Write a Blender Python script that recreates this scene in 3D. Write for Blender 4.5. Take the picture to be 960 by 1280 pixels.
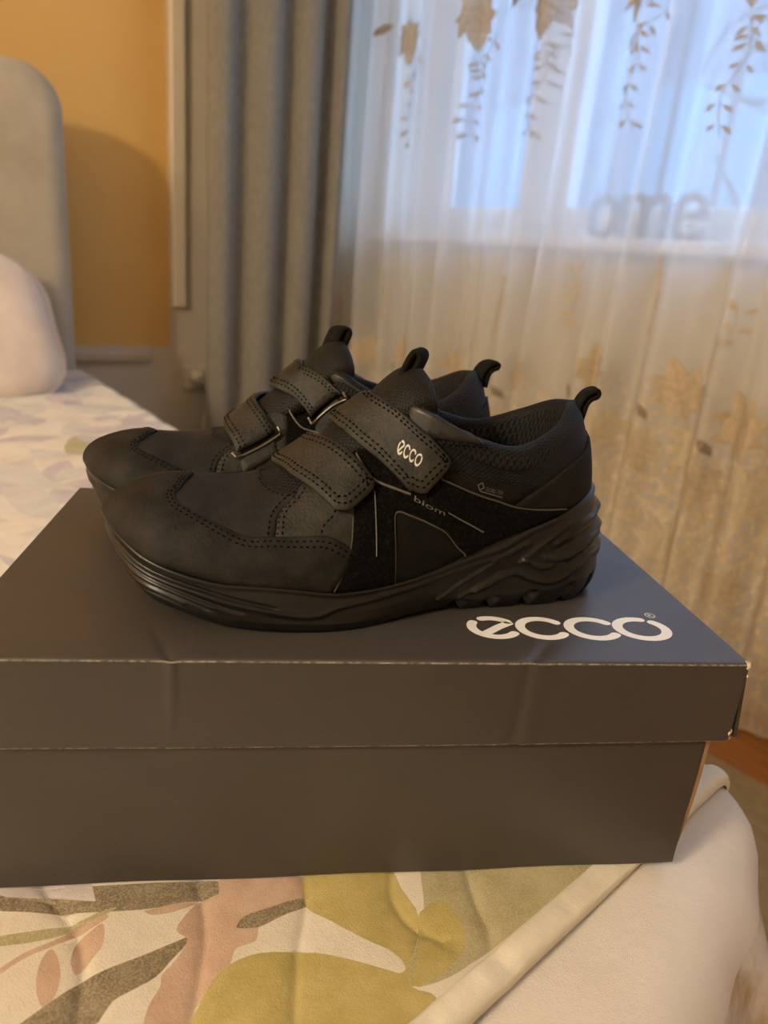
import bpy, bmesh, math, random
import numpy as np
from mathutils import Vector, Matrix
from mathutils.geometry import delaunay_2d_cdt

for _o in list(bpy.data.objects): bpy.data.objects.remove(_o)
scene = bpy.context.scene
COL = scene.collection
random.seed(7); RNG = np.random.default_rng(7)

# ---------------------------------------------------------------- camera, world, exposure
LID_Z = .676                                   # height of the box lid above the floor
CAM_ROWS = np.array([[.98790, .03900, .15030], [-.12860, -.33720, .93260], [.08710, -.94060, -.32810]])
CAM_BOX = np.array([-.2278, -.2699, .1649])    # camera from the lid's front right corner, along the box
BOX_ROT = math.radians(-31.752)                # the box stands askew on the bed
_c, _s = math.cos(BOX_ROT), math.sin(BOX_ROT)
BOX_TO_ROOM = np.array([[_c, -_s, 0], [_s, _c, 0], [0, 0, 1]])
def room(p):
    q = BOX_TO_ROOM @ np.asarray(p, float); return (q[0], q[1], q[2] + LID_Z)
_R = BOX_TO_ROOM @ CAM_ROWS
_M = np.stack([_R[:, 0], -_R[:, 1], -_R[:, 2]], 1)
_u, _, _v = np.linalg.svd(_M); _M = _u @ _v
camd = bpy.data.cameras.new('camera'); cam = bpy.data.objects.new('camera', camd); COL.objects.link(cam)
mw = Matrix([list(r) + [0] for r in _M.tolist()] + [[0, 0, 0, 1]])
mw.translation = Vector(room(CAM_BOX)); cam.matrix_world = mw
camd.sensor_fit = 'VERTICAL'; camd.sensor_height = 36; camd.lens = 885 / 1280 * 36
camd.clip_start = .01; camd.clip_end = 200
camd.dof.use_dof = True; camd.dof.focus_distance = .365; camd.dof.aperture_fstop = 7.5
scene.camera = cam

w = bpy.data.worlds.new('overcast_sky'); scene.world = w; w.use_nodes = True
_nt = w.node_tree; _bg = _nt.nodes['Background']
_bg.inputs['Color'].default_value = (.38, .61, 1.0, 1); _bg.inputs['Strength'].default_value = 8.0
LAMP_POWER = 215.0
LAMP_COLOR = (1.0, .83, .60)
LAMP_POS = (-2.60, .05, 2.22)
vs = scene.view_settings
vs.view_transform = 'Standard'; vs.look = 'None'; vs.gamma = 1; vs.use_curve_mapping = False
vs.exposure = 0.0

# ---------------------------------------------------------------- materials
MATS = {}
def nodes_of(name):
    m = bpy.data.materials.new(name); m.use_nodes = True; MATS[name] = m
    return m, m.node_tree, m.node_tree.nodes['Principled BSDF']
def N(nt, kind, **kw):
    n = nt.nodes.new(kind)
    for k, v in kw.items():
        if k in n.inputs.keys() if hasattr(n.inputs, 'keys') else False: n.inputs[k].default_value = v
        else: setattr(n, k, v)
    return n
def link(nt, a, b): nt.links.new(a, b)
def math_n(nt, op, a, b=None):
    n = nt.nodes.new('ShaderNodeMath'); n.operation = op
    for i, x in enumerate((a, b)):
        if x is None: continue
        if isinstance(x, (int, float)): n.inputs[i].default_value = x
        else: nt.links.new(x, n.inputs[i])
    return n.outputs[0]
def mixc(nt, fac, a, b):
    n = nt.nodes.new('ShaderNodeMix'); n.data_type = 'RGBA'
    for sock, x in ((n.inputs[0], fac), (n.inputs[6], a), (n.inputs[7], b)):
        if isinstance(x, (int, float)): sock.default_value = x
        elif isinstance(x, tuple): sock.default_value = (*x[:3], 1)
        else: nt.links.new(x, sock)
    return n.outputs[2]
def coords(nt, kind='Object', scale=(1, 1, 1)):
    t = nt.nodes.new('ShaderNodeTexCoord'); mp = nt.nodes.new('ShaderNodeMapping')
    mp.inputs['Scale'].default_value = scale; nt.links.new(t.outputs[kind], mp.inputs[0]); return mp.outputs[0]
def noise(nt, vec, scale, detail=4, rough=.6):
    n = nt.nodes.new('ShaderNodeTexNoise'); n.inputs['Scale'].default_value = scale
    n.inputs['Detail'].default_value = detail; n.inputs['Roughness'].default_value = rough
    nt.links.new(vec, n.inputs['Vector']); return n.outputs['Fac']
def ramp(nt, val, stops):
    r = nt.nodes.new('ShaderNodeValToRGB'); nt.links.new(val, r.inputs[0])
    el = r.color_ramp.elements
    while len(el) < len(stops): el.new(.5)
    for e, (p, c) in zip(el, stops):
        e.position = p; e.color = (c, c, c, 1) if isinstance(c, (int, float)) else (*c, 1)
    return r.outputs[0]
def bump(nt, bs, height, strength, dist):
    b = nt.nodes.new('ShaderNodeBump'); b.inputs['Strength'].default_value = strength; b.inputs['Distance'].default_value = dist
    nt.links.new(height, b.inputs['Height']); nt.links.new(b.outputs[0], bs.inputs['Normal'])
def simple(name, col, rough=.6, col2=None, nscale=30, bscale=None, bstr=.3, bdist=.001, spec=.5, metal=0, sheen=0, lo=.35, hi=.65, stretch=(1, 1, 1), trans=0):
    m, nt, bs = nodes_of(name)
    bs.inputs['Roughness'].default_value = rough; bs.inputs['Metallic'].default_value = metal
    bs.inputs['Specular IOR Level'].default_value = spec
    if sheen:
        bs.inputs['Sheen Weight'].default_value = sheen; bs.inputs['Sheen Roughness'].default_value = .5
    bs.inputs['Base Color'].default_value = (*col, 1)
    vec = coords(nt, 'Object', stretch)
    if col2:
        f = ramp(nt, noise(nt, vec, nscale, 5), [(lo, 0), (hi, 1)])
        link(nt, mixc(nt, f, col, col2), bs.inputs['Base Color'])
    if bscale: bump(nt, bs, noise(nt, vec, bscale, 6), bstr, bdist)
    return m
# shoes
simple('nubuck', (.0062, .0057, .005), .58, (.022, .019, .0155), 75, 700, .6, .0008, .20, lo=.40, hi=.74)
simple('nubuck_vamp', (.0068, .0066, .0066), .52, (.019, .018, .0172), 80, 800, .5, .0007, .26, lo=.4, hi=.75)
simple('strap_leather', (.0095, .0084, .0063), .50, (.030, .026, .019), 85, 600, .6, .0008, .30, lo=.38, hi=.74)
simple('suede', (.0025, .0023, .0021), .95, (.014, .0122, .0105), 650, 1500, 1.0, .0012, .08, lo=.48, hi=.72)
simple('side_leather', (.0045, .0042, .0038), .66, (.0085, .0078, .007), 70, 900, .3, .0004, .10)
simple('counter_leather', (.006, .0056, .0052), .66, (.012, .011, .0095), 80, 900, .3, .0004, .14)
simple('facing_leather', (.013, .0125, .012), .40, (.024, .022, .019), 60, 800, .25, .0004, .42)
simple('sole_rubber', (.0032, .0031, .003), .36, (.005, .0047, .0045), 80, 1400, .10, .0003, .42)
simple('thread', (.0022, .002, .0018), .9, spec=.05)
simple('thread_light', (.055, .049, .040), .8)
simple('webbing', (.006, .0055, .005), .9, (.013, .012, .0105), 300, 1200, .6, .0008, .1)
simple('reflective_grey', (.095, .09, .08), .5)
simple('print_silver', (.52, .51, .46), .4)
simple('ring_metal', (.16, .14, .11), .35, metal=.7)
simple('lining', (.010, .010, .011), .9, (.020, .019, .019), 260, 900, .6, .0008, .25)
def mesh_fabric(name, c_dark, c_light, cell):
    m, nt, bs = nodes_of(name); bs.inputs['Roughness'].default_value = .6; bs.inputs['Specular IOR Level'].default_value = .2
    t = nt.nodes.new('ShaderNodeUVMap'); sp = nt.nodes.new('ShaderNodeSeparateXYZ'); link(nt, t.outputs[0], sp.inputs[0])
    k = 2 * math.pi / cell
    u = math_n(nt, 'MULTIPLY', sp.outputs[0], k); v = math_n(nt, 'MULTIPLY', sp.outputs[1], k * 1.25)
    a = math_n(nt, 'SINE', math_n(nt, 'ADD', u, v)); b = math_n(nt, 'SINE', math_n(nt, 'SUBTRACT', u, v))
    h = math_n(nt, 'ADD', math_n(nt, 'MULTIPLY', math_n(nt, 'ADD', a, b), .25), .5)
    f = ramp(nt, h, [(.28, 0), (.55, 1)])
    link(nt, mixc(nt, f, c_dark, c_light), bs.inputs['Base Color']); bump(nt, bs, f, .9, .0008)
    return m
mesh_fabric('mesh_fabric', (.0015, .0015, .0017), (.012, .012, .0135), .0026)
mesh_fabric('tongue_mesh', (.0015, .0015, .0015), (.014, .0125, .011), .0024)
# box
def card(name, c, c2):
    m, nt, bs = nodes_of(name); bs.inputs['Roughness'].default_value = .42; bs.inputs['Specular IOR Level'].default_value = .5
    vec = coords(nt); f = ramp(nt, noise(nt, vec, 14, 4), [(.3, 0), (.7, 1)])
    vec2 = coords(nt, 'Object', (60, 900, 900)); g = noise(nt, vec2, 1.0, 3)
    col = mixc(nt, f, c, c2); fl = ramp(nt, noise(nt, vec, 700, 2), [(.74, 0), (.80, 1)])
    link(nt, mixc(nt, math_n(nt, 'MULTIPLY', fl, .35), col, (.28, .25, .21)), bs.inputs['Base Color'])
    bump(nt, bs, math_n(nt, 'ADD', g, noise(nt, vec, 500, 3)), .25, .0003)
card('grey_card', (.047, .0405, .035), (.054, .047, .041))
def worn(name):
    m, nt, bs = nodes_of(name); bs.inputs['Roughness'].default_value = .8
    f = ramp(nt, noise(nt, coords(nt, 'Object', (1, 1, 1)), 260, 4), [(.40, 0), (.62, 1)])
    link(nt, mixc(nt, f, (.07, .062, .055), (.30, .27, .22)), bs.inputs['Base Color'])
worn('worn_edge')
simple('torn_card', (.50, .40, .27), .9, (.66, .58, .45), 400, 900, .6, .0006)
simple('kraft', (.30, .18, .085), .8, (.24, .14, .065), 60, 500, .3, .0004)
simple('print_white', (.82, .80, .77), .5)
# bed
def cloth(name, c, c2, sc=40, weave=1500, lo=.35, hi=.65, stip=None):
    m, nt, bs = nodes_of(name); bs.inputs['Roughness'].default_value = .9; bs.inputs['Specular IOR Level'].default_value = .15
    vec = coords(nt); f = ramp(nt, noise(nt, vec, sc, 5), [(lo, 0), (hi, 1)]); col = mixc(nt, f, c, c2)
    if stip:
        g = ramp(nt, noise(nt, vec, 900, 3), [(.44, 0), (.60, 1)]); col = mixc(nt, math_n(nt, 'MULTIPLY', g, .55), col, stip)
    link(nt, col, bs.inputs['Base Color'])
    bump(nt, bs, math_n(nt, 'ADD', noise(nt, vec, weave, 2), math_n(nt, 'MULTIPLY', noise(nt, vec, 45, 4), 3.0)), .35, .0012)
cloth('quilt_cream', (.66, .60, .50), (.72, .66, .56))
cloth('quilt_mist', (.56, .53, .47), (.64, .60, .54), 40)
cloth('quilt_olive', (.42, .34, .12), (.50, .41, .17), 50)
cloth('quilt_sage', (.36, .31, .16), (.46, .41, .25), 40, stip=(.52, .47, .30))
cloth('quilt_rose', (.50, .34, .25), (.58, .42, .32), 60)
cloth('quilt_umber', (.17, .13, .09), (.26, .21, .15), 90, stip=(.44, .38, .24))
cloth('quilt_lilac', (.50, .44, .43), (.58, .52, .51), 50)
cloth('quilt_binding', (.74, .68, .55), (.80, .74, .62), 60)
cloth('sheet_white', (.66, .60, .54), (.72, .66, .60), 8)
cloth('valance_print', (.66, .60, .55), (.45, .34, .20), 13, lo=.48, hi=.60)
cloth('pillow_case', (.68, .55, .44), (.74, .62, .51), 12)
cloth('headboard_velvet', (.40, .335, .235), (.47, .40, .29), 9, 900)
simple('bed_wood', (.20, .12, .07), .5)
# room
def wall_paint():
    m, nt, bs = nodes_of('head_wall_paint'); bs.inputs['Roughness'].default_value = .85
    t = nt.nodes.new('ShaderNodeTexCoord'); sp = nt.nodes.new('ShaderNodeSeparateXYZ'); link(nt, t.outputs['Object'], sp.inputs[0])
    nz = noise(nt, t.outputs['Object'], 26, 5); wob = math_n(nt, 'MULTIPLY', math_n(nt, 'SUBTRACT', nz, .5), .05)
    inx = math_n(nt, 'LESS_THAN', math_n(nt, 'ADD', sp.outputs[0], math_n(nt, 'MULTIPLY', wob, .4)), .505)
    inz = math_n(nt, 'GREATER_THAN', math_n(nt, 'ADD', sp.outputs[2], math_n(nt, 'MULTIPLY', wob, .5)), .572)
    f = math_n(nt, 'MULTIPLY', inx, inz)
    g = ramp(nt, noise(nt, t.outputs['Object'], 3, 4), [(.3, 0), (.7, 1)])
    org = mixc(nt, g, (.66, .38, .105), (.72, .43, .13)); pl = mixc(nt, g, (.56, .48, .36), (.62, .54, .41))
    link(nt, mixc(nt, f, pl, org), bs.inputs['Base Color']); bump(nt, bs, noise(nt, t.outputs['Object'], 160, 4), .25, .002)
wall_paint()
simple('plaster', (.60, .53, .42), .9, (.56, .49, .38), 6, 150, .2, .002)
simple('white_wall', (.70, .66, .58), .9, (.66, .62, .54), 5, 150, .2, .002)
simple('ceiling_white', (.80, .78, .74), .9)
simple('trim_cream', (.66, .58, .43), .55)
simple('rail_tan', (.50, .40, .27), .6)
simple('plug_cream', (.66, .59, .45), .4)
simple('window_white', (.74, .74, .74), .35)
simple('sill_white', (.72, .71, .70), .4)
simple('sign_taupe', (.20, .175, .155), .7, (.16, .14, .125), 30)
simple('wood_floor', (.42, .17, .045), .38, (.33, .125, .03), 8, stretch=(9, 1, 1))
simple('floor_under', (.10, .05, .02), .8)
simple('rug_beige', (.42, .34, .20), .95, (.36, .28, .16), 60, 500, .8, .003)
simple('curtain_grey', (.20, .178, .138), .9, (.25, .225, .178), 160, 700, .5, .0015, .2, sheen=.05, stretch=(1, 1, .25))
simple('rail_metal', (.35, .33, .30), .4, metal=.6)
simple('iron', (.14, .17, .22), .6)
simple('facade', (.11, .13, .16), .9, (.06, .075, .10), 2)
simple('facade_blue', (.085, .15, .19), .7)
simple('facade_pale', (.17, .18, .20), .8)
simple('bark', (.10, .10, .11), .9)
simple('brass', (.45, .32, .14), .35, metal=.8)
def sheer_mat():
    m, nt, bs = nodes_of('sheer_voile')
    t = nt.nodes.new('ShaderNodeTexCoord'); o = t.outputs['Object']; sp = nt.nodes.new('ShaderNodeSeparateXYZ'); link(nt, o, sp.inputs[0])
    z = sp.outputs[2]
    edge = math_n(nt, 'ADD', z, math_n(nt, 'MULTIPLY', math_n(nt, 'SUBTRACT', noise(nt, o, 9, 3), .5), .34))
    band = ramp(nt, edge, [(.46, 1), (.74, 0)])                         # dense embroidery towards the hem
    vo = nt.nodes.new('ShaderNodeTexVoronoi'); vo.feature = 'DISTANCE_TO_EDGE'; vo.inputs['Scale'].default_value = 42; link(nt, o, vo.inputs['Vector'])
    sq = ramp(nt, math_n(nt, 'ADD', vo.outputs['Distance'], math_n(nt, 'MULTIPLY', math_n(nt, 'SUBTRACT', noise(nt, o, 70, 2), .5), .3)), [(.05, 1), (.16, 0)])
    gold = math_n(nt, 'MULTIPLY', band, math_n(nt, 'ADD', math_n(nt, 'MULTIPLY', sq, .7), .3))
    gc = mixc(nt, ramp(nt, noise(nt, o, 30, 3), [(.4, 0), (.6, 1)]), (.68, .55, .35), (.83, .71, .50))
    gc = mixc(nt, ramp(nt, noise(nt, o, 62, 2), [(.60, 0), (.66, 1)]), gc, (.95, .87, .66))
    col = mixc(nt, gold, (.80, .78, .74), gc)
    dif = nt.nodes.new('ShaderNodeBsdfDiffuse'); tra = nt.nodes.new('ShaderNodeBsdfTranslucent'); trn = nt.nodes.new('ShaderNodeBsdfTransparent')
    link(nt, col, dif.inputs[0]); link(nt, mixc(nt, gold, (.88, .89, .90), gc), tra.inputs[0])
    m1 = nt.nodes.new('ShaderNodeMixShader'); link(nt, math_n(nt, 'SUBTRACT', .66, math_n(nt, 'MULTIPLY', gold, .36)), m1.inputs[0]); link(nt, dif.outputs[0], m1.inputs[1]); link(nt, tra.outputs[0], m1.inputs[2])
    m2 = nt.nodes.new('ShaderNodeMixShader'); link(nt, math_n(nt, 'ADD', math_n(nt, 'MULTIPLY', gold, .27), .64), m2.inputs[0])
    link(nt, trn.outputs[0], m2.inputs[1]); link(nt, m1.outputs[0], m2.inputs[2])
    link(nt, m2.outputs[0], nt.nodes['Material Output'].inputs[0])
sheer_mat()
def thread_mat(name, c, c2):
    m, nt, bs = nodes_of(name); bs.inputs['Roughness'].default_value = .7
    vec = coords(nt, 'Object'); f = ramp(nt, noise(nt, vec, 90, 4), [(.35, 0), (.65, 1)])
    col = mixc(nt, f, c, c2); link(nt, col, bs.inputs['Base Color']); bump(nt, bs, noise(nt, vec, 400, 3), .6, .002)
    tl = nt.nodes.new('ShaderNodeBsdfTranslucent'); link(nt, col, tl.inputs[0]); mx = nt.nodes.new('ShaderNodeMixShader'); mx.inputs[0].default_value = .25
    link(nt, bs.outputs[0], mx.inputs[1]); link(nt, tl.outputs[0], mx.inputs[2]); link(nt, mx.outputs[0], nt.nodes['Material Output'].inputs[0])
thread_mat('embroidery_taupe', (.50, .47, .45), (.60, .57, .54))
thread_mat('embroidery_gold', (.60, .48, .31), (.70, .58, .41))
thread_mat('embroidery_cream', (.66, .56, .38), (.74, .64, .46))
thread_mat('embroidery_brown', (.30, .23, .16), (.38, .30, .22))
def glass_mat():
    m, nt, bs = nodes_of('window_glass')
    gl = nt.nodes.new('ShaderNodeBsdfGlossy'); gl.inputs['Roughness'].default_value = .02
    tr = nt.nodes.new('ShaderNodeBsdfTransparent'); tr.inputs[0].default_value = (.95, .97, .98, 1)
    mx = nt.nodes.new('ShaderNodeMixShader'); mx.inputs[0].default_value = .06
    link(nt, tr.outputs[0], mx.inputs[1]); link(nt, gl.outputs[0], mx.inputs[2]); link(nt, mx.outputs[0], nt.nodes['Material Output'].inputs[0])
glass_mat()
def lamp_mat():
    m, nt, bs = nodes_of('lamp_glass'); bs.inputs['Base Color'].default_value = (.9, .8, .6, 1)
    bs.inputs['Emission Color'].default_value = (*LAMP_COLOR, 1); bs.inputs['Emission Strength'].default_value = 12
lamp_mat()

# ---------------------------------------------------------------- mesh helpers
class MB:
    """collects vertices and faces of ONE mesh object"""
    def __init__(self): self.v = []; self.f = []; self.m = []; self.uv = []
    def add(self, verts, faces, mi=0, uv=None):
        o = len(self.v); verts = np.asarray(verts, float)
        self.v.extend(map(tuple, verts.tolist()))
        self.uv.extend(map(tuple, np.asarray(uv, float).tolist()) if uv is not None else [(0., 0.)] * len(verts))
        for k, f in enumerate(faces):
            self.f.append(tuple(i + o for i in f)); self.m.append(mi if isinstance(mi, int) else mi[k])
        return self
    def grid(self, P, close_u=False, close_v=False, mi=0, flip=False, uv=None):
        a, b = P.shape[:2]; idx = np.arange(a * b).reshape(a, b); F = []
        for i in range(a if close_u else a - 1):
            for j in range(b if close_v else b - 1):
                q = (idx[i, j], idx[(i + 1) % a, j], idx[(i + 1) % a, (j + 1) % b], idx[i, (j + 1) % b])
                F.append(q[::-1] if flip else q)
        return self.add(P.reshape(-1, 3), [tuple(int(x) for x in f) for f in F], mi, None if uv is None else uv.reshape(-1, 2))
    def box(self, lo, hi, mi=0):
        (x0, y0, z0), (x1, y1, z1) = lo, hi
        return self.add([(x0, y0, z0), (x1, y0, z0), (x1, y1, z0), (x0, y1, z0), (x0, y0, z1), (x1, y0, z1), (x1, y1, z1), (x0, y1, z1)],
                        [(3, 2, 1, 0), (4, 5, 6, 7), (0, 1, 5, 4), (1, 2, 6, 5), (2, 3, 7, 6), (3, 0, 4, 7)], mi)
    def tube(self, path, r, seg=8, closed=False, flat=1.0, mi=0):
        P = np.asarray(path, float); n = len(P); rings = []
        r = np.broadcast_to(np.asarray(r, float), (n,))
        up = np.array([0, 0, 1.])
        for i in range(n):
            t = (P[(i + 1) % n] - P[i - 1]) if closed else P[min(i + 1, n - 1)] - P[max(i - 1, 0)]
            t = t / (np.linalg.norm(t) + 1e-12)
            a = np.cross(t, up)
            if np.linalg.norm(a) < 1e-3: a = np.cross(t, np.array([0, 1., 0]))
            a /= np.linalg.norm(a); b = np.cross(a, t)
            g = np.linspace(0, 2 * math.pi, seg, endpoint=False)
            rings.append(P[i] + r[i] * (np.cos(g)[:, None] * a + flat * np.sin(g)[:, None] * b))
        R_ = np.array(rings); o = len(self.v); self.grid(R_, close_u=closed, close_v=True, mi=mi)
        if not closed:
            self.f.append(tuple(range(o + seg - 1, o - 1, -1)) if False else tuple(o + k for k in range(seg))); self.m.append(mi)
            self.f.append(tuple(o + (n - 1) * seg + k for k in reversed(range(seg)))); self.m.append(mi)
        return self
    def build(self, name, mats, parent=None, mirror=False, smooth=True, bevel=None, weld=None, recalc=True, sub=0):
        me = bpy.data.meshes.new(name)
        V = [(x, -y, z) for x, y, z in self.v] if mirror else self.v
        F = [f[::-1] for f in self.f] if mirror else self.f
        me.from_pydata(V, [], F)
        for m in ([mats] if isinstance(mats, str) else mats): me.materials.append(MATS[m])
        me.polygons.foreach_set('material_index', self.m)
        if any(u != (0., 0.) for u in self.uv):
            lay = me.uv_layers.new(name='UVMap'); vi = np.zeros(len(me.loops), int); me.loops.foreach_get('vertex_index', vi)
            lay.data.foreach_set('uv', np.asarray(self.uv)[vi].ravel())
        if weld or recalc:
            bm = bmesh.new(); bm.from_mesh(me)
            if weld: bmesh.ops.remove_doubles(bm, verts=bm.verts, dist=weld)
            if recalc: bmesh.ops.recalc_face_normals(bm, faces=bm.faces)
            bm.to_mesh(me); bm.free()
        if smooth: me.polygons.foreach_set('use_smooth', [True] * len(me.polygons))
        me.update(); o = bpy.data.objects.new(name, me); COL.objects.link(o)
        if parent: o.parent = parent
        if smooth == 'auto' or bevel:
            if bevel:
                b = o.modifiers.new('bevel', 'BEVEL'); b.width = bevel; b.segments = 2; b.limit_method = 'ANGLE'; b.angle_limit = .6
            me.polygons.foreach_set('use_smooth', [False] * len(me.polygons)) if smooth != True and smooth != 'auto' else None
        if smooth == 'auto': me.set_sharp_from_angle(angle=math.radians(38))
        if sub:
            s = o.modifiers.new('sub', 'SUBSURF'); s.levels = sub; s.render_levels = sub
        return o
def thing(name, label, cat, loc=(0, 0, 0), rot=0, group=None):
    o = bpy.data.objects.new(name, None); COL.objects.link(o); o.location = loc; o.rotation_euler = (0, 0, rot)
    o.empty_display_size = .05
    return tag(o, label, cat, group)
def tag(o, label, cat, group=None, kind=None):
    o['label'] = label; o['category'] = cat
    if group: o['group'] = group
    if kind: o['kind'] = kind
    return o
def struct(o): o['kind'] = 'structure'; return o
def inside(poly, pts):
    x, y = pts[:, 0], pts[:, 1]; r = np.zeros(len(pts), bool); k = len(poly)
    for i in range(k):
        x0, y0 = poly[i]; x1, y1 = poly[(i + 1) % k]
        c = ((y0 > y) != (y1 > y))
        with np.errstate(all='ignore'): r ^= c & (x < (x1 - x0) * (y - y0) / (y1 - y0 + 1e-18) + x0)
    return r
def seg_dist(P, Q, closed=False):
    """distance of points P (n,d) from polyline Q (m,d)"""
    best = np.full(len(P), 1e9); m = len(Q)
    for i in range(m if closed else m - 1):
        a, b = Q[i], Q[(i + 1) % m]; ab = b - a
        t = np.clip(((P - a) @ ab) / (ab @ ab + 1e-18), 0, 1); d = np.linalg.norm(P - a - t[:, None] * ab, axis=1); best = np.minimum(best, d)
    return best
def resample(Q, step, closed=False):
    Q = np.asarray(Q, float)
    if closed: Q = np.vstack([Q, Q[:1]])
    d = np.r_[0, np.cumsum(np.linalg.norm(np.diff(Q, axis=0), axis=1))]
    k = max(2, int(round(d[-1] / step)) + 1); t = np.linspace(0, d[-1], k)
    out = np.stack([np.interp(t, d, Q[:, i]) for i in range(Q.shape[1])], 1)
    return out[:-1] if closed else out
# ---------------------------------------------------------------- shoe surface maths
def catmull(P, s):
    """smooth curve through the rows of P, parameter s in [0, n-1]"""
    P = np.asarray(P, float); s = np.asarray(s, float); k = len(P)
    i = np.clip(np.floor(s).astype(int), 0, k - 2); f = (s - i)[..., None]
    g = lambda j: P[np.clip(j, 0, k - 1)]
    p0, p1, p2, p3 = g(i - 1), g(i), g(i + 1), g(i + 2)
    p0 = np.where((i == 0)[..., None], 2 * p1 - p2, p0)
    p3 = np.where((i == k - 2)[..., None], 2 * p2 - p1, p3)
    return 0.5 * (2 * p1 + (p2 - p0) * f + (2 * p0 - 5 * p1 + 4 * p2 - p3) * f ** 2 + (3 * p1 - p0 - 3 * p2 + p3) * f ** 3)

# rows run from toe to heel: lateral bottom edge, medial bottom edge, top edge, roundness
ROWS = [
 # lateral bottom            medial bottom            top lateral               p
 ((.0055, .000, .0390), (.0055, .000, .0390), (.0440, .003, .0570), 2.05),
 ((.0135, -.020, .0365), (.0120, .018, .0370), (.0490, .003, .0570), 2.05),
 ((.0255, -.0345, .0305), (.0220, .031, .0330), (.0550, .003, .0566), 2.05),
 ((.0402, -.0430, .0266), (.0360, .0395, .0300), (.0620, .003, .0560), 2.0),
 ((.0615, -.0485, .0222), (.0575, .0405, .0265), (.0730, .003, .0562), 1.95),
 ((.0867, -.0515, .0202), (.0830, .0400, .0245), (.0875, .003, .0612), 1.85),
 ((.1083, -.0520, .0182), (.1060, .0385, .0240), (.1030, .002, .0735), 1.72),
 ((.1249, -.0500, .0180), (.1249, .0368, .0245), (.1170, .001, .0862), 1.62),
 ((.1400, -.0475, .0190), (.1400, .0365, .0258), (.1300, .000, .0980), 1.55),
 ((.1538, -.0450, .0215), (.1538, .0352, .0280), (.1410, -.011, .1035), 1.50),
 ((.1670, -.0425, .0258), (.1670, .0345, .0310), (.1520, -.026, .1025), 1.50),
 ((.1794, -.0400, .0306), (.1794, .0340, .0340), (.1644, -.0335, .0960), 1.50),
 ((.2055, -.0360, .0407), (.2055, .0335, .0410), (.1820, -.0355, .0885), 1.50),
 ((.2321, -.0325, .0511), (.2321, .0310, .0510), (.2050, -.0340, .0845), 1.50),
 ((.2490, -.0245, .0580), (.2490, .0240, .0580), (.2285, -.0265, .0930), 1.45),
 ((.2575, -.0130, .0612), (.2575, .0130, .0612), (.2420, -.0140, .1010), 1.40),
 ((.2615, .0000, .0625), (.2615, .0000, .0625), (.2490, .0000, .1035), 1.40)]
NR = len(ROWS)
GS, GT = 16 * 20 + 1, 73
A_S, A_T = .0165, .062            # metres per unit of s and of tau, for even triangles

def _patch(side):
    B = np.array([r[1 if side > 0 else 0] for r in ROWS])
    T = np.array([r[2] for r in ROWS])
    if side > 0:
        T = T * np.array([1, -1, 1]); T[:9, 1] *= -1
    p = np.array([[r[3]] for r in ROWS])
    s = np.linspace(0, NR - 1, GS)
    Bc, Tc, pc = catmull(B, s), catmull(T, s), catmull(p, s)
    th = np.linspace(0, np.pi / 2, 400)
    out = np.zeros((GS, GT, 3))
    for i in range(GS):
        e = 2 / pc[i, 0]
        h = 1 - np.cos(th) ** e; v = np.sin(th) ** e
        P = np.stack([Bc[i, 0] + (Tc[i, 0] - Bc[i, 0]) * h, Bc[i, 1] + (Tc[i, 1] - Bc[i, 1]) * h,
                      Bc[i, 2] + (Tc[i, 2] - Bc[i, 2]) * v], 1)
        d = np.r_[0, np.cumsum(np.linalg.norm(np.diff(P, axis=0), axis=1))]
        q = np.linspace(0, d[-1], GT)
        for k in range(3): out[i, :, k] = np.interp(q, d, P[:, k])
    return out

PATCH = {-1: _patch(-1), 1: _patch(1)}
def _normals(side):
    G = PATCH[side]
    du = np.gradient(G, axis=0); dv = np.gradient(G, axis=1)
    nn = np.cross(du, dv) * (1 if side < 0 else -1)
    nn /= np.linalg.norm(nn, axis=2, keepdims=True) + 1e-12
    for _ in range(3):
        nn[1:-1] = (nn[:-2] + 2 * nn[1:-1] + nn[2:]) / 4
        nn[:, 1:-1] = (nn[:, :-2] + 2 * nn[:, 1:-1] + nn[:, 2:]) / 4
    nn /= np.linalg.norm(nn, axis=2, keepdims=True) + 1e-12
    return nn
NORM = {-1: _normals(-1), 1: _normals(1)}
for _i in range(GS):              # one shared normal where the two halves meet
    if _i <= 8 * 20 + 6:
        m = np.nan_to_num(NORM[-1][_i, -1]) + np.nan_to_num(NORM[1][_i, -1]) + np.array([0, 0, .05]); m /= np.linalg.norm(m)
        NORM[-1][_i, -1] = m; NORM[1][_i, -1] = m
        for _k in range(1, 6):
            for sd in (-1, 1):
                w_ = 1 - _k / 6; q = NORM[sd][_i, -1 - _k] * (1 - w_ * .5) + m * w_ * .5
                NORM[sd][_i, -1 - _k] = q / np.linalg.norm(q)
for sd in (-1, 1):
    m = NORM[-1][0] + NORM[1][0] + np.array([-1e-3, 0, 1e-3]); m /= np.linalg.norm(m, axis=1, keepdims=True); NORM[sd][0] = m
    m = NORM[-1][-1] + NORM[1][-1]; m /= np.linalg.norm(m, axis=1, keepdims=True)
    NORM[sd][-1] = m

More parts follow.
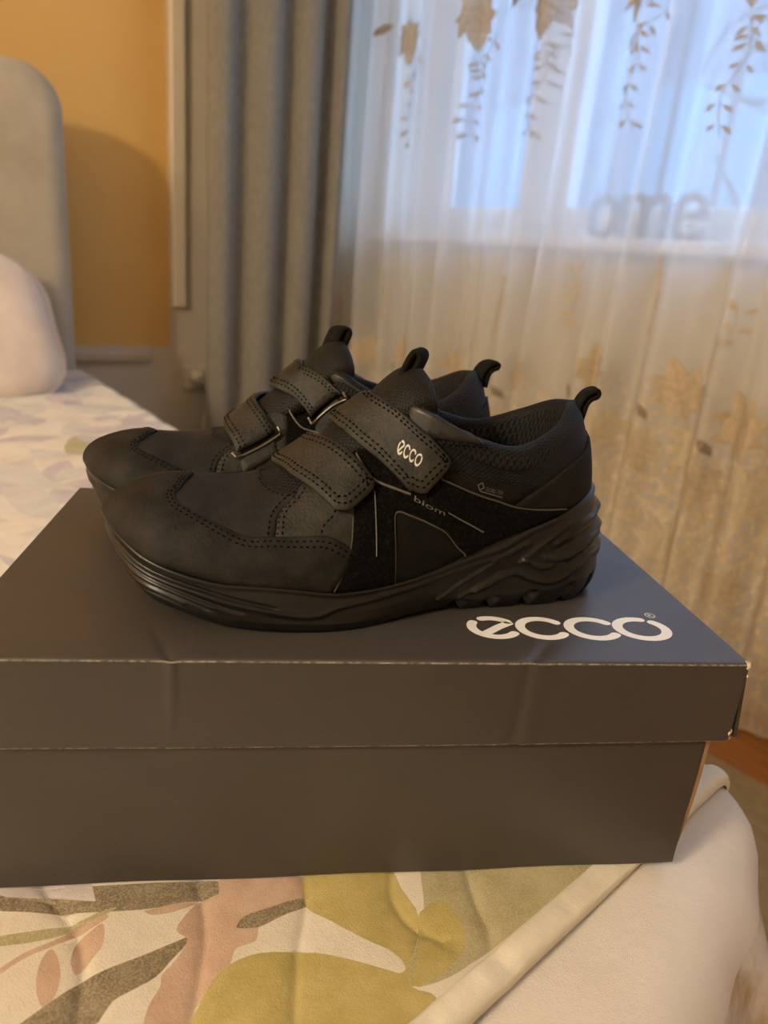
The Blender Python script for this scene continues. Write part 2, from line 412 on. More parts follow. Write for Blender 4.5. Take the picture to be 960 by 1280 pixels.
def _bil(A, s, t):
    i = np.clip(s * 20, 0, GS - 1.0001); j = np.clip(t * (GT - 1), 0, GT - 1.0001)
    a = i.astype(int); b = j.astype(int); fa = (i - a)[:, None]; fb = (j - b)[:, None]
    return A[a, b] * (1 - fa) * (1 - fb) + A[a + 1, b] * fa * (1 - fb) + A[a, b + 1] * (1 - fa) * fb + A[a + 1, b + 1] * fa * fb
def surf(st, h=0.0):
    """(s, tau) -> point on the upper, lifted by h along the normal; tau -1 lateral sole edge .. 0 ridge .. 1 medial"""
    st = np.atleast_2d(np.asarray(st, float)); s, ta = st[:, 0], st[:, 1]
    t = 1 - np.abs(ta)
    P = np.where((ta <= 0)[:, None], _bil(PATCH[-1], s, t), _bil(PATCH[1], s, t))
    Nn = np.where((ta <= 0)[:, None], _bil(NORM[-1], s, t), _bil(NORM[1], s, t))
    Nn = Nn / (np.linalg.norm(Nn, axis=1, keepdims=True) + 1e-12)
    return P + Nn * np.asarray(h).reshape(-1, 1) if np.ndim(h) else P + Nn * h
def surf_n(st):
    st = np.atleast_2d(np.asarray(st, float)); s, ta = st[:, 0], st[:, 1]; t = 1 - np.abs(ta)
    Nn = np.where((ta <= 0)[:, None], _bil(NORM[-1], s, t), _bil(NORM[1], s, t))
    return Nn / (np.linalg.norm(Nn, axis=1, keepdims=True) + 1e-12)

# sole side wall: per row the widest line and the bottom edge
SOLE_BOT = {-1: np.array([(.0185, 0, .0150), (.0215, -.0180, .0128), (.0290, -.0335, .0085), (.0420, -.0420, .0052), (.0630, -.0510, .0015),
  (.0867, -.0560, 0), (.1083, -.0575, 0), (.1249, -.0550, 0), (.1400, -.0500, .0005), (.1538, -.0450, .0012), (.1670, -.0400, .0008),
  (.1794, -.0375, 0), (.2055, -.0362, 0), (.2321, -.0340, 0), (.2510, -.0280, .0002), (.2650, -.0150, .0008), (.2690, 0, .0010)]),
 1: np.array([(.0185, 0, .0150), (.0210, .0170, .0128), (.0275, .0310, .0085), (.0385, .0400, .0052), (.0590, .0425, .0015),
  (.0830, .0430, 0), (.1060, .0412, 0), (.1249, .0392, 0), (.1400, .0378, .0005), (.1538, .0380, .0012), (.1670, .0370, .0008),
  (.1794, .0362, 0), (.2055, .0360, 0), (.2321, .0335, 0), (.2510, .0280, .0002), (.2650, .0150, .0008), (.2690, 0, .0010)])}
SOLE_MID_OUT = np.array([.0042, .0044, .0044, .0045, .0042, .0035, .0030, .0030, .0030, .0030, .0030, .0032, .0036, .0042, .0055, .0068, .0070])
SS, SH = 16 * 22 + 1, 41
def _sole(side):
    Tp = np.array([r[1 if side > 0 else 0] for r in ROWS]); Bt = SOLE_BOT[side]
    s = np.linspace(0, NR - 1, SS)
    Tc, Bc, mo = catmull(Tp, s), catmull(Bt, s), catmull(SOLE_MID_OUT[:, None], s)
    tg = np.gradient(Tc, axis=0); tg[:, 2] = 0
    tg /= np.linalg.norm(tg, axis=1, keepdims=True)
    out = np.stack([tg[:, 1], -tg[:, 0], 0 * tg[:, 0]], 1) * (1 if side < 0 else -1)
    for e in (0, -1): out[e] = (-1 if e == 0 else 1, 0, 0)
    h = np.linspace(0, 1, SH)[None, :, None]
    lift = Tc.copy(); lift[:, 2] += .0005
    P = lift[:, None] * (1 - h) + Bc[:, None] * h
    prof = np.interp(h[0, :, 0], [0, .06, .14, .3, .5, .75, .9, 1], [.0, .38, .62, .86, 1.0, .95, .62, .1])
    P = P + out[:, None, :] * (mo[:, None, :] * prof[None, :, None])
    return P, np.repeat(out[:, None], SH, 1)
SOLE = {-1: _sole(-1), 1: _sole(1)}
# strokes of the four letters, in a unit square; drawn as flat bands with round ends
def arc(cx, cy, rx, ry, a0, a1, k=26):
    a = np.radians(np.linspace(a0, a1, k)); return np.stack([cx + rx * np.cos(a), cy + ry * np.sin(a)], 1)
LOGO = [[(arc(.50, .50, .43, .41, 148, 322), .15), (np.vstack([arc(.50, .50, .43, .41, 112, 32, 14), [(.60, .52), (.36, .30), (.27, .22)]]), .15)],
        [(arc(.50, .50, .43, .41, 38, 322), .15)], [(arc(.50, .50, .43, .41, 38, 322), .15)],
        [(arc(.50, .50, .43, .41, 74, 404), .15)]]
def stroke_poly(path, wid, asp=1.0):
    P = np.asarray(path, float); t = np.gradient(P, axis=0); t /= np.linalg.norm(t, axis=1, keepdims=True) + 1e-12
    nn = np.stack([-t[:, 1], t[:, 0]], 1); L_, R_ = P + nn * wid / 2, P - nn * wid / 2
    def cap(c, d):
        a0 = math.atan2(d[1], d[0]); a = a0 + np.linspace(math.pi / 2, -math.pi / 2, 8)
        return np.stack([c[0] + wid / 2 * np.cos(a), c[1] + wid / 2 * np.sin(a)], 1)
    return L_, R_, cap(P[-1], t[-1]), cap(P[0], -t[0])
def stroke_mesh(path, wid):
    L_, R_, c1, c0 = stroke_poly(path, wid); k = len(L_)
    V = np.vstack([L_, R_, c1, c0]); F = [(i, i + 1, k + i + 1, k + i) for i in range(k - 1)]
    F.append(tuple(range(2 * k, 2 * k + 8))); F.append(tuple(range(2 * k + 8, 2 * k + 16)))
    return V, F
def text_mesh(s, size=1.0):
    cu = bpy.data.curves.new('t', 'FONT'); cu.body = s; cu.size = size; cu.resolution_u = 3
    o = bpy.data.objects.new('t', cu); COL.objects.link(o); dg = bpy.context.evaluated_depsgraph_get(); dg.update()
    me = o.evaluated_get(dg).to_mesh(); V = np.array([v.co[:2] for v in me.vertices]); F = [tuple(p.vertices) for p in me.polygons]
    o.evaluated_get(dg).to_mesh_clear(); bpy.data.objects.remove(o); bpy.data.curves.remove(cu)
    return V, F
def smooth_path(pts, k=8): return catmull(np.array(pts, float), np.linspace(0, len(pts) - 1, (len(pts) - 1) * k + 1))
# ---------------------------------------------------------------- the room
def slab(name, lo, hi, mat): o = MB().box(lo, hi).build(name, mat, smooth=False, recalc=False); return struct(o)
HEAD_Y, WIN_X = 1.85, 1.20
fl = slab('floor', (-4.2, -2.9, -.10), (1.42, 1.95, -.012), 'floor_under')
_pm = {}
for i in range(9):                                   # boards run along the window
    y = -1.10 + (i % 2) * .45
    for j in range(3):
        o = MB().box((0, 0, 0), (.118, 1.0 - .003, .012)).build('plank', 'wood_floor', fl, smooth=False, bevel=.001, recalc=False) if not _pm else bpy.data.objects.new('plank', _pm['m'])
        if not _pm: _pm['m'] = o.data
        else:
            COL.objects.link(o); o.parent = fl; b = o.modifiers.new('bevel', 'BEVEL'); b.width = .001
        o.location = (.135 + i * .119, y - .9 + j, -.012)
slab('wall_head', (-4.2, HEAD_Y, 0), (1.42, HEAD_Y + .10, 2.6), 'head_wall_paint')
slab('wall_left', (-4.2, -2.9, 0), (-4.1, HEAD_Y, 2.6), 'plaster')
slab('wall_back', (-4.1, -2.9, 0), (1.2, -2.8, 2.6), 'plaster')
slab('ceiling', (-4.2, -2.9, 2.6), (1.42, 1.95, 2.7), 'ceiling_white')
WY0, WY1, WZ0, WZ1 = -.60, 1.79, .915, 2.30
mb = MB(); mb.box((WIN_X, -2.8, 0), (1.42, HEAD_Y, WZ0)); mb.box((WIN_X, -2.8, WZ1), (1.42, HEAD_Y, 2.6))
mb.box((WIN_X, -2.8, WZ0), (1.42, WY0, WZ1)); mb.box((WIN_X, WY1, WZ0), (1.42, HEAD_Y, WZ1))
struct(mb.build('wall_window', 'white_wall', smooth=False, recalc=False))
# window
mb = MB(); X0, X1 = 1.33, 1.40
for lo, hi in (((X0, WY0, WZ0), (X1, WY1, WZ0 + .07)), ((X0, WY0, WZ1 - .06), (X1, WY1, WZ1)), ((X0, WY1 - .07, WZ0 + .07), (X1, WY1, WZ1 - .06)), ((X0, WY0, WZ0 + .07), (X1, WY0 + .07, WZ1 - .06))): mb.box(lo, hi)
win = struct(mb.build('window_1', 'window_white', smooth=False, bevel=.006, recalc=False))
for y in (.18, 1.24): MB().box((X0 - .005, y, WZ0 + .07), (X1, y + .08, WZ1 - .06)).build('mullion', 'window_white', win, smooth=False, bevel=.005, recalc=False)
for ya, yb in ((WY0 + .07, .18), (.26, 1.24), (1.32, WY1 - .07)):
    mb = MB(); g = .045
    for lo, hi in (((X0 + .008, ya, WZ0 + .07), (X1 - .01, yb, WZ0 + .07 + g)), ((X0 + .008, ya, WZ1 - .06 - g), (X1 - .01, yb, WZ1 - .06)), ((X0 + .008, ya, WZ0 + .07 + g), (X1 - .01, ya + g, WZ1 - .06 - g)), ((X0 + .008, yb - g, WZ0 + .07 + g), (X1 - .01, yb, WZ1 - .06 - g))): mb.box(lo, hi)
    sa = mb.build('sash', 'window_white', win, smooth=False, bevel=.005, recalc=False)
    MB().box((X0 + .03, ya + g, WZ0 + .07 + g), (X0 + .038, yb - g, WZ1 - .06 - g)).build('pane', 'window_glass', sa, smooth=False, recalc=False)
MB().box((1.135, WY0 - .05, WZ0), (X0, WY1, WZ0 + .028)).build('window_sill', 'sill_white', win, smooth=False, bevel=.006, recalc=False)
pl_ = bpy.data.lights.new('window_portal', 'AREA'); pl_.shape = 'RECTANGLE'; pl_.size = WZ1 - WZ0; pl_.size_y = WY1 - WY0; pl_.cycles.is_portal = True
po = bpy.data.objects.new('window_portal', pl_); COL.objects.link(po); po.location = (1.41, (WY0 + WY1) / 2, (WZ0 + WZ1) / 2); po.rotation_euler = (0, math.radians(90), 0)
# mouldings on the head wall
struct(MB().box((.512, HEAD_Y - .016, .68), (.548, HEAD_Y, 2.59)).build('trim_1', 'trim_cream', smooth=False, bevel=.003, recalc=False))
struct(MB().box((.17, HEAD_Y - .02, .535), (.445, HEAD_Y, .556)).build('trim_2', 'rail_tan', smooth=False, bevel=.003, recalc=False))
# socket with a plug and its lead
so = thing('wall_socket', 'cream wall socket with a plug and thin cord beside the grey curtain', 'socket', (.575, HEAD_Y, .484))
MB().box((-.038, -.010, -.036), (.038, 0, .036)).build('cover_plate', 'plug_cream', so, smooth=False, bevel=.004, recalc=False)
mb = MB(); mb.tube([(.004, -.008, 0), (.004, -.030, 0), (.004, -.040, -.003)], [.021, .020, .013], 16); MB_ = mb.build('plug', 'plug_cream', so, smooth='auto')
mb = MB(); mb.tube(smooth_path([(.006, -.040, -.006), (.020, -.046, -.015), (.030, -.045, -.045), (.022, -.042, -.10), (.004, -.040, -.17), (-.008, -.03, -.26), (0, -.03, -.40), (0, -.03, -.4835)]), .0028, 8); mb.build('cord', 'plug_cream', so)
# ceiling lamp over the middle of the room
la = thing('ceiling_lamp', 'warm glass ceiling lamp out over the middle of the room', 'lamp', LAMP_POS)
mb = MB(); mb.tube([(0, 0, .38), (0, 0, .35), (0, 0, .345)], [.06, .055, .01], 20); mb.tube([(0, 0, .35), (0, 0, .12)], .008, 10); mb.build('ceiling_rose', 'brass', la, smooth='auto')
for k in range(3):
    a = k * 2.094; g = np.linspace(-1.45, 1.45, 12); px_, py_ = .17 * math.cos(a), .17 * math.sin(a)
    MB().tube([(.008 * math.cos(a), .008 * math.sin(a), .13), (px_ * .6, py_ * .6, .15), (px_, py_, .11)], .006, 8).build('arm', 'brass', la)
    sh_ = MB(); sh_.tube([(px_, py_, .06 * math.sin(q) + .03) for q in g], [.075 * math.cos(q) + .002 for q in g], 18); sh_.build('shade', 'lamp_glass', la)
    ld = bpy.data.lights.new('bulb', 'POINT'); ld.energy = LAMP_POWER / 3; ld.color = LAMP_COLOR; ld.shadow_soft_size = .07
    lo_ = bpy.data.objects.new('bulb', ld); COL.objects.link(lo_); lo_.parent = la; lo_.location = (px_, py_, -.10)

# rug beside the bed
tag(MB().box((.30, -.9, 0), (.93, 1.30, .010)).build('rug', 'rug_beige', smooth=False, bevel=.004, recalc=False), 'beige woven rug lying on the wooden floor beside the bed', 'rug')

# ---------------------------------------------------------------- curtains
SHX = 1.08
_fr = [(RNG.uniform(.7, 1.3), p, RNG.uniform(0, 6.28)) for p in (.062, .083, .115, .17)]
def sheer_x(y, z):
    y = np.asarray(y, float); z = np.asarray(z, float)
    yy = y + .012 * np.sin(z * 2.1 + y * 5) ; x = 0
    for (am, p, ph), a in zip(_fr, (.005, .013, .024, .022)): x = x + am * a * np.sin(2 * math.pi * yy / p + ph + .35 * np.sin(z * 1.7 + ph))
    return SHX + x * (.75 + .25 * np.clip((2.4 - z) / 2.4, 0, 1))
ys = np.linspace(-.75, 1.825, 520); zs = np.linspace(.012, 2.44, 60)
Yg, Zg = np.meshgrid(ys, zs, indexing='ij'); mb = MB(); mb.grid(np.stack([sheer_x(Yg, Zg), Yg, Zg], 2))
sheer = tag(mb.build('sheer_curtain', 'sheer_voile', recalc=False), 'long white sheer curtain embroidered with golden leaves in front of the window', 'curtain')
MAPLE = np.array([(0, -.92), (.16, -.62), (.60, -.70), (.50, -.36), (1.0, -.10), (.64, .10), (.74, .56), (.34, .38), (.26, .66), (0, 1), (-.26, .66), (-.34, .38), (-.74, .56), (-.64, .10), (-1.0, -.10), (-.50, -.36), (-.60, -.70), (-.16, -.62)])
def on_sheer(yz, lift=.0025): yz = np.asarray(yz, float); return np.stack([sheer_x(yz[:, 0], yz[:, 1]) - lift, yz[:, 0], yz[:, 1]], 1)
def flat_leaf(mb, poly, lift=.0025, grid=.012):
    poly = np.asarray(poly, float); lo, hi = poly.min(0), poly.max(0)
    gx, gy = np.meshgrid(np.arange(lo[0], hi[0], grid), np.arange(lo[1], hi[1], grid)); g = np.stack([gx.ravel(), gy.ravel()], 1); g = g[inside(poly, g)]
    if len(g): g = g[seg_dist(g, poly, True) > grid * .3]
    pts = np.vstack([poly, g]) if len(g) else poly
    vo, _, fo, _, _, _ = delaunay_2d_cdt([Vector(p) for p in pts.tolist()], [], [list(range(len(poly)))], 1, 1e-6)
    vo = np.array([[p.x, p.y] for p in vo]); T = on_sheer(vo, lift + .0012); Bk = on_sheer(vo, lift - .0006)
    mb.add(T, [tuple(f) for f in fo]); mb.add(Bk, [tuple(f)[::-1] for f in fo])
    k = len(poly); mb.add(np.vstack([on_sheer(poly, lift + .0012), on_sheer(poly, lift - .0006)]), [(i, (i + 1) % k, k + (i + 1) % k, k + i) for i in range(k)])
def rot2(P, a): c, s = math.cos(a), math.sin(a); return np.asarray(P) @ np.array([[c, s], [-s, c]])
def embroidered_leaf(y, z, size, ang, mat):
    P = rot2(MAPLE * (.80, 1.0) * size, ang) + (y, z); mb = MB(); flat_leaf(mb, P)
    o = mb.build('embroidered_leaf', mat, sheer, smooth=False)
    st_ = MB(); ax_ = rot2(np.array([(0, -1.35), (0, -.6), (0, .8)]) * size, ang) + (y, z); st_.tube(on_sheer(resample(ax_, .008), .0045), .0011, 5)
    for q in (-.3, .05, .35):
        for sg in (-1, 1):
            v_ = rot2(np.array([(0, q - .15), (sg * .42, q + .15)]) * size, ang) + (y, z); st_.tube(on_sheer(resample(v_, .008), .0045), .0008, 4)
    st_.build('vein', mat, o)
def sprig(y, z, h, ang, mat, n=5):
    mb = MB(); stem = smooth_path(rot2(np.array([(0, 0), (.06, .3), (-.04, .65), (.05, 1.0)]) * h, ang) + (y, z), 6); mb.tube(on_sheer(stem, .003), .0011, 5)
    for i in range(n):
        f = (i + .6) / n; p = stem[int(f * (len(stem) - 1))]; up = rot2(np.array([(0, 1.)]), ang)[0]
        for sg in (-1, 1):
            L_ = .020 * random.uniform(.8, 1.2); a = math.atan2(up[1], up[0]) + sg * random.uniform(.7, 1.1)
            t = np.linspace(0, math.pi, 6); prof = np.vstack([np.stack([np.linspace(0, 1, 6), .17 * np.sin(t)], 1), np.stack([np.linspace(1, 0, 6), -.17 * np.sin(t)], 1)[1:-1]]) * L_
            flat_leaf(mb, rot2(prof, a) + p + np.array([math.cos(a), math.sin(a)]) * .006, .003, .03)
        if i % 2: flat_leaf(mb, arc(p[0] + .014, p[1] - .008, .0035, .0035, 0, 324, 8), .003, .03)
    mb.build('embroidered_sprig', mat, sheer, smooth=False)
for y, z, s in ((1.60, 1.415, .050), (1.335, 1.418, .056), (1.118, 1.408, .058), (.892, 1.410, .056), (.655, 1.385, .052), (.44, 1.41, .055), (.20, 1.40, .055), (-.05, 1.41, .055)):
    embroidered_leaf(y, z, s * 1.2, math.pi + random.uniform(-.15, .15), 'embroidery_taupe')
    sprig(y - .012, z - .075, .19, math.pi + random.uniform(-.12, .12), 'embroidery_taupe', 6)
    sprig(y - .06, z - .03, .10, math.pi + .5, 'embroidery_taupe', 3)
    flat_ = MB(); flat_leaf(flat_, rot2(np.array([(0, -1), (.35, -.3), (.3, .5), (0, 1), (-.3, .5), (-.35, -.3)]) * .024, .8) + (y + .095, z + .035)); flat_.build('embroidered_leaf', 'embroidery_brown', sheer, smooth=False)
for i, (y, z, s, a) in enumerate(((1.68, .585, .040, .2), (1.50, .60, .042, -.1), (1.29, .600, .044, .15), (1.055, .612, .046, -.15), (.838, .655, .048, -.2), (.632, .650, .055, -.35), (.486, .606, .058, -.45), (.30, .62, .056, -.2), (.08, .63, .055, .2))):
    s *= 1.3; embroidered_leaf(y, z, s, a, 'embroidery_gold')
    f_ = MB(); flat_leaf(f_, rot2(np.array([(0, -1), (.42, -.2), (.3, .6), (0, 1), (-.3, .6), (-.42, -.2)]) * .020, -.6) + (y + .055, z - .055)); f_.build('embroidered_leaf', 'embroidery_brown', sheer, smooth=False)
    sprig(y + .09, z + .07, .16, random.uniform(-.2, .35), 'embroidery_gold', 5)
    embroidered_leaf(y + .055, z - .135, s * .82, 2.6 + random.uniform(-.3, .3), 'embroidery_gold')
    embroidered_leaf(y - .045, z - .12, s * .9, -.5 + random.uniform(-.3, .3), 'embroidery_cream')
    embroidered_leaf(y - .03, z - .33, s * .85, random.uniform(-.6, .6), 'embroidery_cream' if i % 2 else 'embroidery_gold')
    sprig(y + .05, z - .30, .12, random.uniform(-.5, .5), 'embroidery_cream', 4)
# thick grey curtain bunched in the corner
plan = smooth_path([(.555, 1.735), (.560, 1.700), (.590, 1.668), (.618, 1.690), (.632, 1.726), (.660, 1.716), (.676, 1.672), (.706, 1.646), (.736, 1.664), (.752, 1.712), (.780, 1.706), (.797, 1.655), (.828, 1.640), (.852, 1.668), (.858, 1.725), (.885, 1.742), (.905, 1.700), (.925, 1.668), (.948, 1.690), (.962, 1.735)], 7)
zz = np.linspace(.02, 2.42, 26); P = np.zeros((len(plan), len(zz), 3))
for j, z in enumerate(zz):
    k = .55 + .06 * math.sin(z * 2.2); c0 = plan.mean(0)
    P[:, j, 0] = c0[0] + (plan[:, 0] - c0[0]) * (1 + .03 * math.sin(z * 1.3)) ; P[:, j, 1] = c0[1] + (plan[:, 1] - c0[1]) * k; P[:, j, 2] = z
mb = MB(); mb.grid(P)
dc = mb.build('drape_curtain', 'curtain_grey', recalc=False); sm_ = dc.modifiers.new('solid', 'SOLIDIFY'); sm_.thickness = .003
tag(dc, 'heavy dark grey curtain gathered in folds in the corner beside the sheer', 'curtain')
rod = thing('curtain_rail', 'metal curtain rail above the window', 'curtain rail', (1.04, 0, 2.455))
MB().tube([(0, -.9, 0), (0, 1.84, 0)], .012, 12).build('rod', 'rail_metal', rod, smooth='auto')
MB().tube([(-.01, 1.80, 0), (-.10, 1.79, 0), (-.50, 1.73, 0)], .010, 12).build('side_rod', 'rail_metal', rod, smooth='auto')
for y in (-.6, .6): MB().box((0, y - .01, -.01), (.16, y + .01, .01)).build('bracket', 'rail_metal', rod, smooth=False, recalc=False)

# wooden word on the window sill
sg = thing('word_sign', 'taupe wooden letters standing on the window sill behind the sheer', 'sign', (1.22, 1.0, WZ0 + .028))
for ch, y0, wd in (('o', .035, .085), ('m', -.055, .125), ('e', -.185, .085)):
    V, F = text_mesh(ch); V = (V - V.min(0)) / (V.max(0) - V.min(0)) * (wd, .105)
    f3 = np.stack([np.zeros(len(V)), y0 - V[:, 0], V[:, 1]], 1); b3 = f3 + (.016, 0, 0); mb = MB()
    k = len(V); ed = {}
    for f in F:
        for a_, b_ in zip(f, f[1:] + f[:1]): ed[(a_, b_)] = ed.get((a_, b_), 0) + 1
    sidef = [(a_, b_, b_ + k, a_ + k) for (a_, b_) in ed if (b_, a_) not in ed]
    mb.add(np.vstack([f3, b3]), [tuple(f) for f in F] + [tuple(i + k for i in f)[::-1] for f in F] + sidef); mb.build('letter', 'sign_taupe', sg, smooth=False)

# ---------------------------------------------------------------- outside the window
gr = thing('window_grille', 'dark metal bars with curved scrolls outside the window', 'grille', (1.62, .6, .60))
for k in range(12):
    y = -1.15 + k * .165
    MB().tube([(0, y, .2), (0, y, 1.9)], .011, 8).build('bar', 'iron', gr, smooth='auto')
for z in (.42, 1.02, 1.85): MB().box((-.008, -1.25, z - .012), (.008, .75, z + .012)).build('cross_bar', 'iron', gr, smooth=False, recalc=False)
for y, z, r in ((-.05, .72, .16), (.28, .78, .15), (-.38, .74, .15)):
    a = np.linspace(0, 2.6 * math.pi, 40); rr = r * (1 - a / (3.3 * math.pi))
    MB().tube(np.stack([np.full(40, -.02), y + rr * np.cos(a), z + rr * np.sin(a)], 1), .009, 6).build('scroll', 'iron', gr)
bd_ = thing('neighbour_building', 'pale block of flats with blue panels seen through the window', 'building', (7.0, 4.0, -2.5))
MB().box((0, -6, 0), (2, 8, 8)).build('facade_wall', 'facade', bd_, smooth=False, recalc=False)
for i in range(5):
    for j in range(3):
        o = MB().box((-.06, -5 + i * 2.2, 1.2 + j * 2.6), (0, -3.7 + i * 2.2, 2.7 + j * 2.6)).build('window', 'facade_blue', bd_, smooth=False, recalc=False)
    MB().box((-.5, -5.2 + i * 2.2, 3.0), (0, -3.4 + i * 2.2, 3.8)).build('balcony', 'facade_pale', bd_, smooth=False, recalc=False)
struct(MB().box((1.6, -15, -2.7), (30, 25, -2.5)).build('ground', 'facade', smooth=False, recalc=False))
tr_ = thing('bare_tree', 'bare dark tree standing outside the window', 'tree', (4.2, 2.1, -2.5))
MB().tube(smooth_path([(0, 0, 0), (.05, .05, 2), (-.05, -.1, 3.4), (.05, -.25, 5.5)]), np.linspace(.12, .03, 25), 10).build('trunk', 'bark', tr_)
for k in range(9):
    z = 2.2 + k * .35; a = k * 2.4; L_ = random.uniform(.8, 1.5); d = np.array([math.cos(a), math.sin(a), .55])
    MB().tube([np.array((0, -.02 * k, z)) + d * L_ * t + np.array((0, 0, -.15 * t * t)) for t in np.linspace(0, 1, 7)], np.linspace(.035, .008, 7), 6).build('branch', 'bark', tr_)
# ---------------------------------------------------------------- shoe box and its lid
def creases(x, z):
    return -.0009 * np.exp(-((x + .2695 - (z + .02) * .02) / .0022) ** 2) * np.clip(1 + z / .046, .2, 1) + .0007 * np.clip((x + .269) / .004, 0, 1) * 0 \
        + .0005 * np.exp(-((x + .1105 - z * .05) / .0030) ** 2) - .0003 * np.exp(-((x + .1040 - z * .05) / .0050) ** 2)
lid = thing('box_lid', 'dark grey cardboard shoe box lid with white printed letters, carrying both shoes', 'box lid', room((0, 0, 0)), BOX_ROT)
W_, D_, LH = .364, .225, .0447
xs = np.unique(np.r_[np.linspace(-W_, 0, 90), np.linspace(-.29, -.25, 40), np.linspace(-.13, -.085, 44)])
prof = [(y, 0.0, 0) for y in np.r_[np.linspace(D_, .03, 14), np.linspace(.026, .0016, 14)]] + [(.0007, -.0002, 0), (.0002, -.0006, 1), (0, -.0013, 1)] + [(0, z, 0) for z in np.linspace(-.0022, -LH + .0012, 22)] + [(0, -LH + .0006, 1), (.0003, -LH, 1), (.0019, -LH, 1), (.0021, -LH + .01, 0), (.0021, -.002, 0)]
P = np.zeros((len(xs), len(prof), 3)); nf = 28
for j, (y, z, m) in enumerate(prof):
    dy = creases(xs, np.full(len(xs), z)) if z < -.0001 else 0
    dz = np.zeros(len(xs))
    if y > .0005 and j < nf + 1:
        l1 = np.abs((xs + .2700) + (y) * .42) ; l2 = np.abs((xs + .1095) - y * .82)
        dz = -.0007 * np.exp(-(l1 / .0026) ** 2) * max(0, 1 - y / .03) - .0011 * np.exp(-(l2 / .0035) ** 2) * max(0, 1 - y / .03) - .0004 * np.sin(np.clip(-xs / W_, 0, 1) * math.pi) * math.sin(min(1, y / D_) * math.pi) * 0
    bow = .0012 * np.sin(np.clip(-xs / W_, 0, 1) * math.pi) * (-z / LH)
    P[:, j] = np.stack([xs, y + dy - bow + (0 * xs), z + dz], 1)
mb = MB(); mb.grid(P)
mi = []
for i in range(len(xs) - 1):
    for j in range(len(prof) - 1): mi.append(1 if prof[j][2] and prof[j + 1][2] else 0)
mb.m = mi
o = mb.build('top_panel', ['grey_card', 'worn_edge'], lid, smooth='auto', recalc=False)
# side flaps, a little splayed
def flap(pts_out, n, thick, name, mat, parent, bulge=0):
    a, b, c, d = map(np.array, pts_out); g = np.linspace(0, 1, 9); nn = np.array(n, float); Q = np.zeros((9, 9, 3))
    for i, u in enumerate(g):
        for j, v in enumerate(g): Q[i, j] = (a * (1 - u) + b * u) * (1 - v) + (d * (1 - u) + c * u) * v + nn * bulge * math.sin(math.pi * u) ** .7 * math.sin(math.pi * min(1, v * 1.05)) if bulge else (a * (1 - u) + b * u) * (1 - v) + (d * (1 - u) + c * u) * v
    mb = MB(); mb.grid(Q); mb.grid(Q - nn * thick, flip=True)
    for e, f in ((Q[0], Q[0] - nn * thick), (Q[-1], Q[-1] - nn * thick), (Q[:, 0], Q[:, 0] - nn * thick), (Q[:, -1], Q[:, -1] - nn * thick)): mb.grid(np.stack([e, f], 0))
    return mb.build(name, mat, parent, smooth='auto')
flap([(0, .0008, -.0004), (0, D_, -.0004), (.0050, D_, -LH), (.0062, .0022, -LH + .001)], (1, 0, 0), .002, 'side_flap', 'grey_card', lid)
flap([(-W_, .0022, -.0004), (-W_, D_, -.0004), (-W_ - .003, D_, -LH), (-W_ - .003, .0022, -LH)], (-1, 0, 0), .002, 'side_flap', 'grey_card', lid)
flap([(-W_, D_, -.0002), (0, D_, -.0002), (0, D_, -LH), (-W_, D_, -LH)], (0, 1, 0), .002, 'back_flap', 'grey_card', lid)
def scrap(name, c, r, n, parent):
    mb = MB(); V = []; rr = random.Random(n)
    for k in range(14):
        a = k / 14 * 6.28; q = r * rr.uniform(.6, 1.15); V.append((c[0] + q * .55 * math.cos(a), c[1] - .0006 * rr.uniform(.3, 1.2), c[2] + q * math.sin(a)))
    mb.add([(c[0], c[1] - .0014, c[2])] + V + [(v[0], c[1] + .0016, v[2]) for v in V], [(0, 1 + k, 1 + (k + 1) % 14) for k in range(14)] + [(1 + (k + 1) % 14, 1 + k, 15 + k, 15 + (k + 1) % 14) for k in range(14)])
    return mb.build(name, 'torn_card', parent, smooth=False)
scrap('torn_corner', (-.0002, .0006, -.0016), .0024, 3, lid); scrap('torn_corner', (.0004, .0006, -.0068), .0012, 9, lid); scrap('torn_corner', (-.0004, .0010, -.0400), .0031, 5, lid); scrap('torn_corner', (.0010, .0016, -.0432), .0016, 6, lid)
for i, (x0, x1, y0, y1) in enumerate(((-.1318, -.1055, .0208, .0437), (-.1066, -.0797, .0205, .0440), (-.0807, -.0520, .0206, .0446), (-.0542, -.0243, .0208, .0454))):
    for_ = MB()
    for q, (path, wd) in enumerate(LOGO[i]):
        V, F = stroke_mesh(path, .185); for_.add(np.stack([x0 + V[:, 0] * (x1 - x0), y0 + V[:, 1] * (y1 - y0), np.full(len(V), .00012 + .00003 * q)], 1), F)
    for_.build('printed_letter', 'print_white', lid, smooth=False, recalc=False)
mb = MB(); ring = arc(0, 0, 1, 1, 0, 360, 25)
mb.add(np.vstack([np.c_[ring * .0028, np.full(25, .00012)], np.c_[ring * .0023, np.full(25, .00012)]]) + (-.0272, .0480, 0), [(k, k + 1, 26 + k, 25 + k) for k in range(24)])
V, F = text_mesh('R'); V = (V - V.mean(0)) / np.ptp(V[:, 1]) * .0028; mb.add(np.c_[V, np.full(len(V), .00012)] + (-.0272, .0480, 0), F); mb.build('registered_mark', 'print_white', lid, smooth=False, recalc=False)

